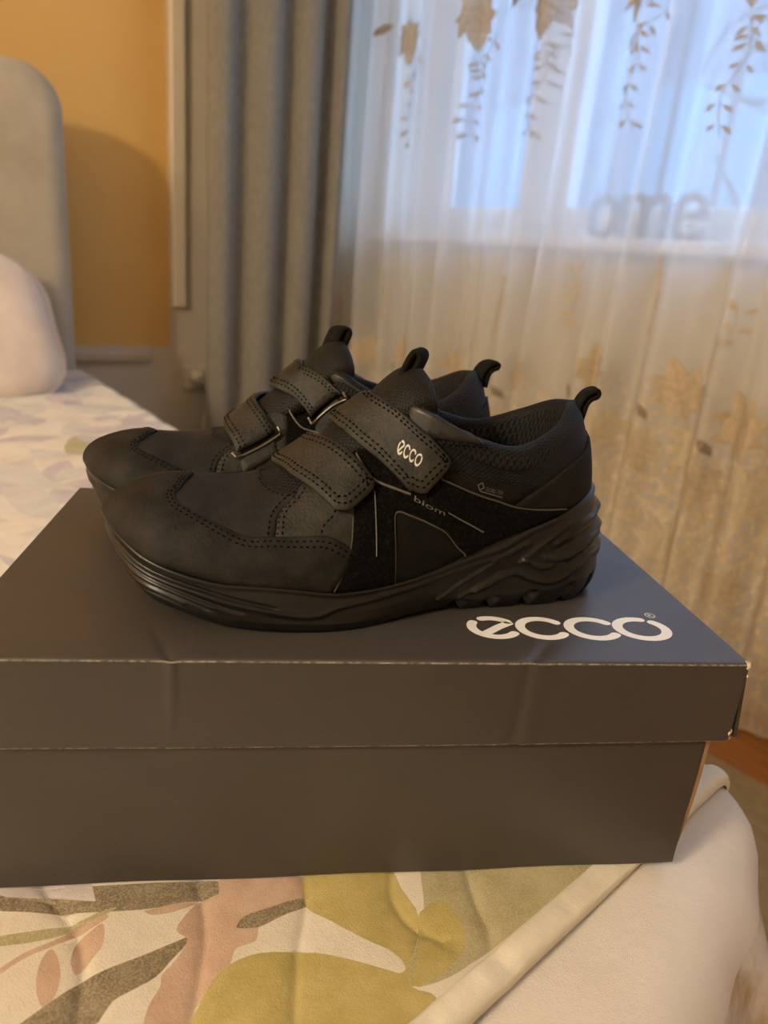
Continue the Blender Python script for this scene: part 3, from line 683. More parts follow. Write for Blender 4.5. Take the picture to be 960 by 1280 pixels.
box = thing('shoe_box', 'dark grey cardboard shoe box standing on the quilt under the lid', 'box', room((0, 0, -.126)), BOX_ROT)
BH = .121; bx0, bx1, by0, by1 = -.3575, -.0085, .0040, .2205
mb = MB(); xs2 = np.linspace(bx0, bx1, 40); zz = np.linspace(.0004, BH, 18); P = np.zeros((40, 18, 3))
for j, z in enumerate(zz): P[:, j] = np.stack([xs2, by0 - .0016 * np.sin((xs2 - bx0) / (bx1 - bx0) * math.pi) * math.sin(z / BH * math.pi) + .0004 * np.sin(xs2 * 60 + z * 20), np.full(40, z)], 1)
mb.grid(P); mb.grid(P + (0, .002, 0), flip=True); mb.grid(np.stack([P[:, 0], P[:, 0] + (0, .002, 0)], 0)); mb.grid(np.stack([P[-1], P[-1] + (0, .002, 0)], 0)); mb.build('front_panel', 'grey_card', box, smooth='auto')
vv = np.linspace(0, 1, 20); mb = MB(); rows = []
for y in (by0 + .0006, by0 + .004, .03, .11, .19, by1): rows.append(np.stack([bx1 - .0012 + .0046 * np.sin(math.pi * np.clip(vv * 1.02, 0, 1)) ** .8 * np.interp(vv, [0, .2, .8, 1], [1.1, 1.0, .9, .6]), np.full(20, y), .0004 + vv * (BH - .0004)], 1))
Q = np.stack(rows, 0); mb.grid(Q); mb.grid(Q - (.002, 0, 0), flip=True); mb.grid(np.stack([Q[0], Q[0] - (.002, 0, 0)], 0)); mb.build('side_panel', 'kraft', box, smooth='auto')
flap([(bx0, by0, BH), (bx0, by1, BH), (bx0, by1, .0004), (bx0, by0, .0004)], (-1, 0, 0), .002, 'side_panel', 'grey_card', box)
flap([(bx0, by1, BH), (bx1, by1, BH), (bx1, by1, .0004), (bx0, by1, .0004)], (0, 1, 0), .002, 'back_panel', 'grey_card', box)
MB().box((bx0, by0 + .001, .0003), (bx1, by1, .0023)).build('bottom', 'grey_card', box, smooth=False, recalc=False)

# ---------------------------------------------------------------- bed
BED_O = (.11, .02); BED_R = math.atan2(-.056, .9984); QZ = .55
SIN = [(RNG.uniform(0, 6.28), RNG.uniform(.05, .16), RNG.uniform(0, 6.28)) for _ in range(14)]
def ripple(a, b, sx=1.0, sy=1.0):
    z = 0
    for ang, wl, ph in SIN: z = z + np.sin(2 * math.pi * (a * math.cos(ang) * sx + b * math.sin(ang) * sy) / wl + ph) * wl
    return z / 1.4 / len(SIN) * 5
def foot(a): return .006 + .107 * np.maximum(a, -.45)
frame = thing('bed', 'bed with a tall rounded beige upholstered headboard against the orange wall', 'bed', (*BED_O, 0), BED_R)
# headboard: rounded slab
HB0, HB1, HZ, HT = -1.66, -.010, 1.172, .105
out = [(HB0, .10)] + [tuple(p) for p in arc(HB0 + .085, HZ - .085, .085, .085, 180, 90, 10)] + [tuple(p) for p in arc(HB1 - .085, HZ - .085, .085, .085, 90, 0, 10)] + [(HB1, .10)]
out = np.array(out); cx = np.array([(HB0 + HB1) / 2, .6]); rows = []
for ins, y in ((.05, 0.0), (.030, .003), (.014, .012), (.004, .028), (0, .05), (0, HT - .03), (.012, HT - .004), (.05, HT)):
    q = out.copy(); d = cx - q; d /= np.linalg.norm(d, axis=1, keepdims=True)
    q = q + np.sign(cx - q) * ins * np.minimum(1, np.abs(cx - q) / .1); q[:, 1] = np.maximum(q[:, 1], .10); rows.append(np.stack([q[:, 0], np.full(len(q), 1.605 + y), q[:, 1]], 1))
Q = np.stack(rows, 1); mb = MB(); mb.grid(Q); mb.f.append(tuple(int(i * 8) for i in range(len(out)))); mb.m.append(0); mb.f.append(tuple(int(i * 8 + 7) for i in reversed(range(len(out))))); mb.m.append(0)
hb = mb.build('headboard', 'headboard_velvet', frame, smooth='auto')
for a0 in (-1.60, -.06): MB().box((a0 - .02, .05, .16), (a0 + .02, 1.60, .30)).build('side_rail', 'bed_wood', frame, smooth=False, bevel=.004, recalc=False)
for a0 in (-1.60, -.07):
    for b0 in (.10, 1.5): MB().box((a0 - .03, b0 - .03, 0), (a0 + .03, b0 + .03, .16)).build('leg', 'bed_wood', frame, smooth=False, bevel=.004, recalc=False)
# mattress and its sheet
mt = MB().box((-1.60, -.02, .30), (-.05, 1.59, .535)).build('mattress', 'sheet_white', smooth=False, bevel=.03, recalc=False)
mt.location = (*BED_O, 0); mt.rotation_euler = (0, 0, BED_R); tag(mt, 'thick mattress under the white sheet', 'mattress')
edge_c = smooth_path([(-.004, 1.58), (-.002, 1.2), (-.002, .8), (-.002, .4), (.000, .15), (.002, .06), (-.002, .018), (-.028, -.018), (-.072, -.036), (-.13, -.053), (-.19, -.076), (-.30, -.108), (-.50, -.130), (-.8, -.14), (-1.2, -.14), (-1.60, -.14)], 14)
edge_c = resample(edge_c, .012); tg = np.gradient(edge_c, axis=0); tg /= np.linalg.norm(tg, axis=1, keepdims=True); nrm = np.stack([-tg[:, 1], tg[:, 0]], 1)
if nrm[0, 0] < 0: nrm = -nrm
al = np.r_[0, np.cumsum(np.linalg.norm(np.diff(edge_c, axis=0), axis=1))]; cen_ = np.array([-.75, .75]); rows = []
for dh, dz in ((-.9, 0), (-.25, 0), (-.12, 0), (-.07, 0), (-.045, 0), (-.03, -.0004), (-.018, -.0015), (-.008, -.0045), (0, -.0100), (.006, -.0175), (.010, -.028), (.013, -.042), (.020, -.07), (.034, -.11), (.056, -.17), (.080, -.24), (.100, -.32), (.115, -.40)):
    q = edge_c + nrm * dh if dh > -.2 else edge_c * (1 - min(1, -dh)) + (cen_ + (edge_c - cen_) * .12) * min(1, -dh)
    fold = np.clip(-dz / .10, 0, 1) * (.012 * np.sin(al * 38 + 1.2 * np.sin(al * 9)) + .007 * np.sin(al * 83 + 2)) + .0012 * np.sin(al * 60) * (dz < -.001)
    q = q + nrm * (fold[:, None] + np.clip(-dz / .1, 0, 1) * .012)
    rip = .0016 * ripple(q[:, 0], q[:, 1]) * (dz > -.004)
    rows.append(np.stack([q[:, 0], q[:, 1], np.full(len(q), QZ - .0065 + dz) + rip], 1))
Q = np.stack(rows, 1); mb = MB(); mb.grid(Q); nr_ = len(rows) - 1
mb.m = [1 if j >= 10 and True else 0 for i in range(len(edge_c) - 1) for j in range(nr_)]
sh = mb.build('bed_sheet', ['sheet_white', 'valance_print']); sh.location = (*BED_O, 0); sh.rotation_euler = (0, 0, BED_R)
tag(sh, 'white sheet covering the mattress and hanging over the corner at the foot', 'bed sheet')
# quilt with a leaf print
PRINT = [
 ('umber', [(-.4182, .1459), (-.3966, .1338), (-.3662, .1179), (-.3265, .0966), (-.3289, .0885), (-.3546, .0956), (-.3706, .1029), (-.3935, .116), (-.4068, .1251), (-.4198, .1351)]),
 ('sage', [(-.4222, .119), (-.4029, .1114), (-.3905, .1073), (-.3766, .1073), (-.3718, .1052), (-.388, .1034), (-.4026, .105), (-.4229, .114)]),
 ('rose', [(-.4092, .0879), (-.4052, .096), (-.4007, .0986), (-.3997, .0904), (-.4015, .081), (-.406, .0741), (-.4098, .0736), (-.4103, .0807)]),
 ('rose', [(-.3957, .0889), (-.3915, .0963), (-.3849, .0991), (-.3789, .1002), (-.3817, .0902), (-.3877, .0851), (-.3952, .0812)]),
 ('rose', [(-.4251, .099), (-.4109, .1028), (-.3982, .1027), (-.3789, .1051), (-.3773, .1016), (-.3972, .0998), (-.4115, .0999), (-.4255, .0962)]),
 ('rose', [(-.3615, .0973), (-.3476, .0939), (-.3375, .0898), (-.3491, .0897), (-.3591, .0933)]),
 ('rose', [(-.3256, .0961), (-.3155, .0927), (-.2876, .0772), (-.2947, .0649), (-.3075, .0662), (-.3193, .0634), (-.3245, .057), (-.3337, .058), (-.3391, .0525), (-.3485, .0456), (-.358, .0436), (-.3655, .0352), (-.3785, .0435), (-.3747, .0523), (-.3679, .0579), (-.3654, .0625), (-.3579, .0664), (-.3503, .073), (-.3526, .0803), (-.3446, .0865), (-.3375, .0898), (-.3289, .0885)]),
 ('umber', [(-.4205, .0702), (-.406, .0741), (-.3947, .0768), (-.385, .0769), (-.3705, .0754), (-.3548, .0746), (-.3502, .0741), (-.3523, .0707), (-.3593, .0673), (-.3678, .063), (-.378, .0622), (-.3862, .0615), (-.3977, .0557)]),
 ('umber', [(-.3293, .0676), (-.3237, .071), (-.3102, .0691), (-.2944, .0661), (-.2959, .0617), (-.3095, .0623), (-.3198, .0624), (-.3272, .0658)]),
 ('olive', [(-.3667, .0359), (-.3586, .0421), (-.3485, .0498), (-.3381, .0527), (-.3258, .0504), (-.3092, .0405), (-.2972, .0294), (-.2841, .0141), (-.2793, .0088), (-.2754, .0104), (-.2761, .019), (-.2819, .0296), (-.2857, .0372), (-.2904, .047), (-.2957, .0616), (-.2858, .0788), (-.2655, .0677), (-.2486, .0575), (-.2508, .045), (-.2544, .0258), (-.2703, .0117), (-.2793, .002), (-.273, -.0082), (-.2939, -.0105)]),
 ('sage', [(-.2351, .0499), (-.1478, .0034), (-.172, -.0002), (-.2382, -.0038), (-.2627, -.0041), (-.2793, .002), (-.267, .0142), (-.25, .0283)]),
 ('olive', [(-.2523, .0291), (-.2395, .0298), (-.237, .0196), (-.241, .0084), (-.2505, .0014), (-.2656, -.0012), (-.2792, .0015), (-.2673, .0119)])]
SEAMS = [[(-.3971, .1395), (-.3942, .1207), (-.391, .1052), (-.3908, .0891), (-.394, .0764), (-.4007, .0576), (-.405, .045)],
 [(-.3341, .104), (-.3375, .0872), (-.343, .0708), (-.3513, .0558), (-.3574, .0452), (-.3655, .0352), (-.37, .025)],
 [(-.2875, .0786), (-.2959, .0617), (-.3068, .0483), (-.3168, .0341), (-.3298, .0124), (-.34, -.005)],
 [(-.2477, .0563), (-.2566, .0462), (-.2604, .034), (-.2591, .0222), (-.2523, .0114)],
 [(-.2144, .0378), (-.2229, .0226), (-.2278, .0112), (-.2312, .0023), (-.2388, -.0047)]]
SEAMS = [smooth_path(s, 5) for s in SEAMS]
QM = ['cream', 'olive', 'sage', 'rose', 'umber', 'lilac', 'mist']
A1, B1_ = .24, 1.56
leafs = [(k, catmull(np.array(p + p[:1]), np.linspace(0, len(p), len(p) * 3 + 1))[:-1] if len(p) < 30 else np.array(p)) for k, p in PRINT]
rl = random.Random(11)
def lf(c, L_, wd, ang, bend, k=9):
    t = np.linspace(0, 1, k); w_ = wd * np.sin(math.pi * t ** .85); x = L_ * (t - .5); y = bend * L_ * (4 * (t - .5) ** 2 - .5)
    P = np.vstack([np.stack([x, y + w_], 1), np.stack([x, y - w_], 1)[::-1][1:-1]]); return rot2(P, ang) + c
for _ in range(520):
    c = (rl.uniform(-1.5, .18), rl.uniform(-.02, 1.5))
    if -.56 < c[0] < .1 and c[1] < .20: continue
    far = c[1] > .35
    k = rl.choices(['olive', 'sage', 'rose', 'umber', 'lilac', 'mist'], [.15, .9, .35, .12, 4, 5] if far else [.5, 1.6, .7, .35, 4, 5])[0]
    leafs.append((k, lf(c, rl.uniform(.07, .20), rl.uniform(.012, .036), rl.uniform(0, 6.28), rl.uniform(-.3, .3))))
aa = np.r_[np.linspace(-1.6, A1, 70), -.45, -.028]; aa = np.unique(aa[(aa >= -1.6) & (aa <= A1)])
dom = [(a, float(foot(a))) for a in aa] + [(A1, b) for b in np.linspace(.10, B1_, 40)] + [(a, B1_) for a in np.linspace(A1, -1.6, 50)[1:]] + [(-1.6, b) for b in np.linspace(B1_, .0, 40)[1:]]
pts = list(dom); faces = [list(range(len(dom)))]
for k, P in leafs:
    if np.sum(P[:, 0] * np.roll(P[:, 1], -1) - np.roll(P[:, 0], -1) * P[:, 1]) < 0: P = P[::-1]
    o0 = len(pts); pts += [tuple(p) for p in P]; faces.append(list(range(o0, len(pts))))
domA = np.array(dom)
def grid_pts(a0, a1, b0, b1, st, jit=.0):
    x, y = np.meshgrid(np.arange(a0, a1, st), np.arange(b0, b1, st)); return np.stack([x.ravel(), y.ravel()], 1) + RNG.uniform(-jit, jit, (x.size, 2))
G = np.vstack([grid_pts(-.50, .0, -.05, .17, .0055, .001), grid_pts(-1.58, -.04, -.03, 1.54, .021, .004), np.stack([q.ravel() for q in np.meshgrid(np.r_[np.linspace(-.035, .03, 14), .06, .1, .15, .2], np.linspace(.03, 1.54, 90))], 1)])
extra = [G]
for s in SEAMS:
    s2 = resample(s, .003); t = np.gradient(s2, axis=0); t /= np.linalg.norm(t, axis=1, keepdims=True); nn = np.stack([-t[:, 1], t[:, 0]], 1)
    for o_ in (-.004, -.0018, -.0006, .0006, .0018, .004): extra.append(s2 + nn * o_)
G = np.vstack(extra); G = G[inside(domA, G)]; G = G[seg_dist(G, domA, True) > .0015]
pts += [tuple(p) for p in G.tolist()]
vo, _, fo, _, _, of = delaunay_2d_cdt([Vector(p) for p in pts], [], faces, 1, 1e-5)
ab = np.array([[p.x, p.y] for p in vo])
def quilt_xyz(ab, lift=0.0):
    a, b = ab[:, 0], ab[:, 1]; a0, r = -.028, .028; th = np.clip((a - a0) / r, 0, 1.45); over = np.maximum(a - a0 - 1.45 * r, 0)
    x = np.where(a < a0, a, a0 + r * np.sin(th) + over * .12); z = np.where(a < a0, 0, -(r - r * np.cos(th)) - over * .99)
    near = np.minimum(np.clip((.20 - b) / .05, 0, 1), np.clip((a + .60) / .08, 0, 1))
    d = np.full(len(a), 9.); sel = np.where(near > 0)[0]
    for s in SEAMS: d[sel] = np.minimum(d[sel], seg_dist(ab[sel], s))
    per = .075; ph = a / per + .10 * np.sin(b * 21); dp = np.abs(ph - np.round(ph)) * per
    d = np.where(near > 0, d * near + dp * (1 - near), dp)
    puff = 1 - np.exp(-(d / .0035))
    cs, sn = math.cos(BOX_ROT - BED_R), math.sin(BOX_ROT - BED_R)
    wx = a * math.cos(BED_R) - b * math.sin(BED_R) + BED_O[0]; wy = a * math.sin(BED_R) + b * math.cos(BED_R) + BED_O[1]
    bx = wx * _c + wy * _s; by = -wx * _s + wy * _c
    dx = np.maximum(np.maximum(-.362 - bx, bx + .002), 0); dy = np.maximum(np.maximum(.0 - by, by - .225), 0); db = np.hypot(dx, dy)
    mk = np.clip(db / .16, 0, 1)
    z = z - .0019 * (1 - puff) - .0004 + (1 - mk) * 0 + mk * (.0045 * ripple(a, b, .6, 1.6) + .0060 * np.abs(np.sin(b * 27 + 2.0 * np.sin(a * 7) + ripple(a, b)))) + np.clip(db / .03, 0, 1) * .0006 * ripple(a * 2.2, b * 2.2)
    return np.stack([x, b, QZ + z + lift], 1)
Fq, Mq = [], []
for f, src in zip(fo, of):
    if 0 not in src: continue
    k = max(src); Fq.append(tuple(f)); Mq.append(0 if k == 0 else QM.index(leafs[k - 1][0]))
mb = MB(); mb.add(quilt_xyz(ab), Fq, Mq)
quilt = mb.build('quilt', ['quilt_' + q for q in QM]); quilt.location = (*BED_O, 0); quilt.rotation_euler = (0, 0, BED_R)
tag(quilt, 'quilted bedspread printed with olive, rose and brown leaves under the shoe box', 'bedspread')
ea = resample(np.array([(a, float(foot(a))) for a in np.unique(np.r_[np.linspace(-1.6, .20, 200), -.45])]), .004); rows = []
for o_, h in ((.0142, .0002), (.0138, .0016), (.0120, .0030), (.0085, .0040), (.0045, .0040), (.0012, .0026), (-.0004, 0), (.0002, -.0055)):
    q = ea + (0, o_); w_ = quilt_xyz(np.maximum(q, [-9, -9]), 0); j_ = .0003 * np.sin(q[:, 0] * 330 + 3 * np.sin(q[:, 0] * 70)) * (h > .001)
    base = quilt_xyz(ea + (0, .013), 0); wx = ea[:, 0] * math.cos(BED_R) - ea[:, 1] * math.sin(BED_R) + BED_O[0]; wy = ea[:, 0] * math.sin(BED_R) + ea[:, 1] * math.cos(BED_R) + BED_O[1]
    bx_, by_ = wx * _c + wy * _s, -wx * _s + wy * _c; hk = np.clip(np.hypot(np.maximum(bx_ + .004, 0), np.maximum(-by_, 0)) / .035, .0, 1)
    w_[:, 2] = base[:, 2] + h * hk * (h > 0) + h * (h < 0) + j_ * hk - .0002; rows.append(w_)
mb = MB(); mb.grid(np.stack(rows, 1)); mb.build('binding', 'quilt_binding', quilt)
# pillow leaning on the headboard
def pillow(label, a, b, z, wd, ht, thick, tilt, mat):
    th = np.linspace(-1, 1, 29); U, V = np.meshgrid(th, th, indexing='ij'); e = 1 - np.abs(U) ** 3.2; g = 1 - np.abs(V) ** 3.2
    t = thick / 2 * np.sqrt(np.clip(e, 0, 1) * np.clip(g, 0, 1)) ; pinch = 1 - .06 * (1 - np.abs(V) ** 2) * np.abs(U) ** 6
    rip = .004 * np.sin(U * 9 + V * 5) * np.clip(e * g, 0, 1) + .003 * np.sin(V * 17 - U * 4) * np.clip(e * g, 0, 1)
    rt = thing('pillow', label, 'pillow', (*BED_O, 0), BED_R); mb = MB(); c, s = math.cos(tilt), math.sin(tilt)
    for sg in (1, -1):
        x = a + U * wd / 2 * (1 - .05 * (1 - V ** 2) - .16 * V ** 4); y_ = V * ht / 2 * (1 - .05 * (1 - U ** 2) - .22 * U ** 6); n_ = sg * (t + rip * .8)
        mb.grid(np.stack([x, b + y_ * c - n_ * s * 1.0, z + y_ * s + n_ * c], 2), flip=sg < 0)
    mb.build('pillow_case', mat, rt, weld=.0003)
    k = np.linspace(-1, 1, 29); loop = np.vstack([np.stack([k, np.full(29, -1.)], 1), np.stack([np.full(29, 1.), k], 1)[1:], np.stack([k[::-1], np.full(29, 1.)], 1)[1:], np.stack([np.full(29, -1.), k[::-1]], 1)[1:-1]])
    pp_ = np.stack([a + loop[:, 0] * wd / 2 * (1 - .05 * (1 - loop[:, 1] ** 2) - .16 * loop[:, 1] ** 4), b + loop[:, 1] * ht / 2 * (1 - .05 * (1 - loop[:, 0] ** 2) - .22 * loop[:, 0] ** 6) * c, z + loop[:, 1] * ht / 2 * (1 - .05 * (1 - loop[:, 0] ** 2) - .22 * loop[:, 0] ** 6) * s], 1)
    MB().tube(pp_, .0045, 6, closed=True).build('piping', mat, rt)
pillow('pale pink pillow leaning against the headboard', -.415, 1.425, .665, .66, .41, .14, math.radians(42), 'pillow_case')
# ---------------------------------------------------------------- shoe building
AM = np.array([A_S, A_T])
def curve_st(pts, smooth=True, step=.0014):
    """points (s, tau) -> evenly spaced points of a smooth curve, in metric units"""
    P = np.asarray(pts, float) * AM
    if smooth and len(P) > 2: P = catmull(P, np.linspace(0, len(P) - 1, (len(P) - 1) * 8 + 1))
    return resample(P, step)
def panel(mb, curves, h0, h1, seam=None, grid=.0026, mi=0, edge=.0008):
    """one piece of leather lying on the upper: CURVES are (points, smooth) joined end to end"""
    poly = []
    for pts, sm in curves:
        c = curve_st(pts, sm); poly.extend(c[:-1].tolist())
    poly = np.array(poly)
    keep = [0]
    for i in range(1, len(poly)):
        if np.linalg.norm(poly[i] - poly[keep[-1]]) > 3e-4: keep.append(i)
    poly = poly[keep]
    area = np.sum(poly[:, 0] * np.roll(poly[:, 1], -1) - np.roll(poly[:, 0], -1) * poly[:, 1])
    if area < 0: poly = poly[::-1]
    k = len(poly)
    tg = np.roll(poly, -1, 0) - np.roll(poly, 1, 0); tg /= np.linalg.norm(tg, axis=1, keepdims=True) + 1e-12
    inn = poly + np.stack([-tg[:, 1], tg[:, 0]], 1) * edge
    on_seam = np.zeros(k, bool) if seam is None else seam(poly / AM)
    ok = inside(poly, inn) & (seg_dist(inn, poly, True) > edge * .7) & ~on_seam
    inn = inn[ok]
    lo, hi = poly.min(0), poly.max(0)
    gx, gy = np.meshgrid(np.arange(lo[0], hi[0], grid), np.arange(lo[1], hi[1], grid)); g = np.stack([gx.ravel(), gy.ravel()], 1)
    g += RNG.uniform(-.1, .1, g.shape) * grid
    g = g[inside(poly, g)]; g = g[seg_dist(g, poly, True) > edge + .0009]
    pts = np.vstack([poly, inn, g]); n = len(pts)
    vo, _, fo, ov, _, _ = delaunay_2d_cdt([Vector(p) for p in pts.tolist()], [], [list(range(k))], 1, 1e-7)
    vo = np.array([[p.x, p.y] for p in vo]); st = vo / AM
    bd = np.zeros(len(vo), bool)
    for i, src in enumerate(ov):
        if any(x < k and not on_seam[x] for x in src): bd[i] = True
    st[:, 0] = np.clip(st[:, 0], 0, NR - 1); st[:, 1] = np.clip(st[:, 1], -1, 1)
    h = np.where(bd, h1 - (h1 - h0) * .42, h1)
    P = surf(st, h); mb.add(P, [tuple(f) for f in fo], mi, vo)
    st_p = poly / AM; st_p[:, 0] = np.clip(st_p[:, 0], 0, NR - 1); st_p[:, 1] = np.clip(st_p[:, 1], -1, 1)
    up = surf(st_p, np.where(on_seam, h1, h1 - (h1 - h0) * .42)); dn = surf(st_p, h0)
    F = [(i, (i + 1) % k, k + (i + 1) % k, k + i) for i in range(k) if not (on_seam[i] and on_seam[(i + 1) % k])]
    mb.add(np.vstack([up, dn]), F, mi, np.vstack([poly, poly]))
    return poly
def underside(mb, poly, h, mi=0):
    """closes a raised strap from below"""
    vo, _, fo, _, _, _ = delaunay_2d_cdt([Vector(p) for p in poly.tolist()], [], [list(range(len(poly)))], 1, 1e-7)
    vo = np.array([[p.x, p.y] for p in vo]); mb.add(surf(vo / AM, h), [tuple(f)[::-1] for f in fo], mi, vo)
def stitches(mb, pts, h, off=0.0, pitch=.0030, length=.0022, wid=.0011, smooth=True, metric=False):
    c = resample(np.asarray(pts), .0005) if metric else curve_st(pts, smooth, .0005)
    tg = np.gradient(c, axis=0); tg /= np.linalg.norm(tg, axis=1, keepdims=True) + 1e-12
    c = c + np.stack([-tg[:, 1], tg[:, 0]], 1) * off
    P = surf(c / AM, h); Nn = surf_n(c / AM)
    d = np.r_[0, np.cumsum(np.linalg.norm(np.diff(P, axis=0), axis=1))]
    for q in np.arange(pitch * .5, d[-1], pitch):
        i = min(int(np.searchsorted(d, q)), len(P) - 2)
        p = P[i]; t = P[min(i + 1, len(P) - 1)] - P[max(i - 1, 0)]; t /= np.linalg.norm(t) + 1e-12
        nn = Nn[i]; b = np.cross(t, nn)
        mb.add([p - t * length / 2 - nn * .0002, p - b * wid / 2, p + t * length / 2 - nn * .0002, p + b * wid / 2, p + nn * .00045],
               [(0, 1, 4), (1, 2, 4), (2, 3, 4), (3, 0, 4)])
def strip(mb, pts, h, wid, smooth=True):
    c = curve_st(pts, smooth, .001); tg = np.gradient(c, axis=0); tg /= np.linalg.norm(tg, axis=1, keepdims=True) + 1e-12
    nrm = np.stack([-tg[:, 1], tg[:, 0]], 1); rows = []
    for o, hh in ((-wid / 2, h - .0006), (-wid * .3, h), (wid * .3, h), (wid / 2, h - .0006)): rows.append(surf((c + nrm * o) / AM, hh))
    mb.grid(np.stack(rows, 1))
TXT = {k: text_mesh(k) for k in ('biom', 'GORE-TEX')}

def mid(c): return [(s, -t) for s, t in c]
TOE_SEAM = [(.60, -.0), (1.20, -.11), (1.563, -.228), (1.885, -.336), (1.899, -.412), (2.352, -.493), (2.898, -.528), (3.474, -.577), (3.93, -.626), (4.258, -.669), (4.489, -.680),
            (4.832, -.674), (5.331, -.676), (5.875, -.678), (6.177, -.697), (6.509, -.737), (6.775, -.780)]
TOE_BACK = [(6.775, -.780), (6.618, -.856), (6.389, -.925), (6.182, -.974), (6.10, -1.0)]
SUEDE_TOP = [(7.144, -.262), (7.9, -.30), (9.0, -.37), (10.095, -.445), (10.933, -.478), (11.606, -.599), (12.035, -.723), (12.6, -.859), (13.149, -.975)]
SUEDE_LEFT = [(6.186, -.995), (6.48, -.872), (6.706, -.76), (6.847, -.609), (7.029, -.458), (7.144, -.262)]
SUEDE_IN = [(11.0, -.995), (10.9, -.949), (10.204, -.791), (9.466, -.708), (8.792, -.661), (8.394, -.638), (8.21, -.662), (8.161, -.808), (8.145, -.995)]
STRAP1 = [[(5.05, .02), (5.12, -.05), (5.311, -.167), (5.553, -.304), (6.24, -.532), (6.40, -.560), (6.549, -.570), (6.70, -.573), (6.815, -.569), (7.442, -.514), (7.56, -.500), (7.597, -.486), (7.613, -.454),
           (7.10, -.27), (6.446, -.044), (6.30, .03)], [(6.30, .03), (6.36, .15), (6.55, .32), (6.66, .405)], [(6.66, .405), (6.05, .455), (5.45, .505)], [(5.45, .505), (5.36, .40), (5.15, .20), (5.05, .02)]]
STRAP2 = [[(6.95, .01), (7.0, -.03), (7.101, -.112), (7.589, -.305), (8.70, -.515), (8.91, -.529), (9.08, -.540), (9.24, -.543), (9.38, -.540), (9.522, -.527), (10.23, -.397), (10.40, -.362), (10.498, -.33), (10.523, -.274),
           (9.55, -.13), (8.62, -.02), (8.45, .03)], [(8.45, .03), (8.85, .06), (9.45, .12), (9.85, .18)], [(9.85, .18), (9.0, .30), (8.12, .41)], [(8.12, .41), (7.65, .26), (7.15, .10), (6.95, .01)]]
def sole_at(sd, s, h):
    P = SOLE[sd][0]; i = np.clip(np.asarray(s) / (NR - 1) * (SS - 1), 0, SS - 1.001); j = np.clip(np.asarray(h) * (SH - 1), 0, SH - 1.001)
    a = i.astype(int); b = j.astype(int); fa = (i - a)[:, None]; fb = (j - b)[:, None]
    return P[a, b] * (1 - fa) * (1 - fb) + P[a + 1, b] * fa * (1 - fb) + P[a, b + 1] * (1 - fa) * fb + P[a + 1, b + 1] * fa * fb
RIDGES = [  # (points (s, h), height, half width)
 ([(0, .05), (1.1, .045), (2.15, .05), (3.1, .075), (3.95, .07), (4.7, .04), (5.5, .05), (6.2, .08), (6.95, .08), (8.2, .05), (9.7, .05), (10.9, .08), (11.75, .12), (12.35, .06), (12.78, .05), (13.4, .05), (14.6, .05), (16, .05)], .0016, .0011),
 ([(0, .20), (1.0, .21), (2.0, .20), (2.9, .21), (3.67, .235), (4.38, .32), (4.9, .42)], -.0014, .0007),
 ([(0, .30), (1.0, .30), (2.0, .28), (2.9, .30), (3.67, .33), (4.38, .43), (5.2, .54), (5.76, .54), (6.28, .36), (7.16, .27), (8.3, .20), (9.92, .185), (11.14, .21), (11.76, .24)], .0015, .0011),
 ([(0, .42), (.95, .43), (2.2, .37), (3.1, .40), (3.9, .48), (4.3, .56)], -.0014, .0007),
 ([(0, .50), (1.0, .52), (2.2, .44), (3.1, .47), (3.8, .56)], .0010, .0009),
 ([(0, .58), (1.1, .62), (2.35, .51), (3.3, .56), (3.7, .63)], -.0013, .0007),
 ([(0, .68), (1.2, .70), (2.4, .60), (3.2, .66)], .0009, .0009),
 ([(0, .78), (1.2, .78), (2.44, .67), (3.09, .71)], -.0011, .0007),
 ([(9.91, .677), (11.026, .435), (11.645, .279)], .0012, .0008),
 ([(10.93, .734), (11.46, .568), (11.85, .468)], .0012, .0008),
 ([(11.875, .239), (12.117, .197), (12.353, .183)], .0012, .0008),
 ([(12.20, .40), (12.405, .327), (12.632, .257), (12.847, .205), (13.2, .15)], .0013, .0009),
 ([(12.26, .36), (12.36, .42), (12.466, .472), (12.696, .529), (12.9, .53)], .0014, .0009),
 ([(11.3, .66), (11.582, .59), (12.044, .50), (12.382, .61), (12.786, .704), (13.154, .699), (13.59, .63), (14.302, .578), (15.2, .56), (16, .56)], .0017, .0011),
 ([(12.698, .416), (12.981, .469), (13.405, .464), (14.212, .407), (15.2, .38), (16, .38)], .0016, .0011),
 ([(12.9, .30), (13.162, .255), (13.663, .21), (14.267, .215), (15.2, .20), (16, .20)], .0016, .0011),
 ([(13.0, .37), (13.6, .33), (14.3, .31), (15.2, .29), (16, .29)], -.0012, .0009),
 ([(13.3, .57), (14.2, .49), (15.2, .47), (16, .47)], -.0012, .0009)]
RIDGES = [RIDGES[0]] + [(p, a * .7, w_) for p, a, w_ in RIDGES[1:8]] + [(p, a * 1.5, w_) for p, a, w_ in RIDGES[8:]]
NOTCH = [(10.95, .22), (11.72, .11), (12.52, .11), (13.5, .12), (14.4, .12), (15.3, .12)]
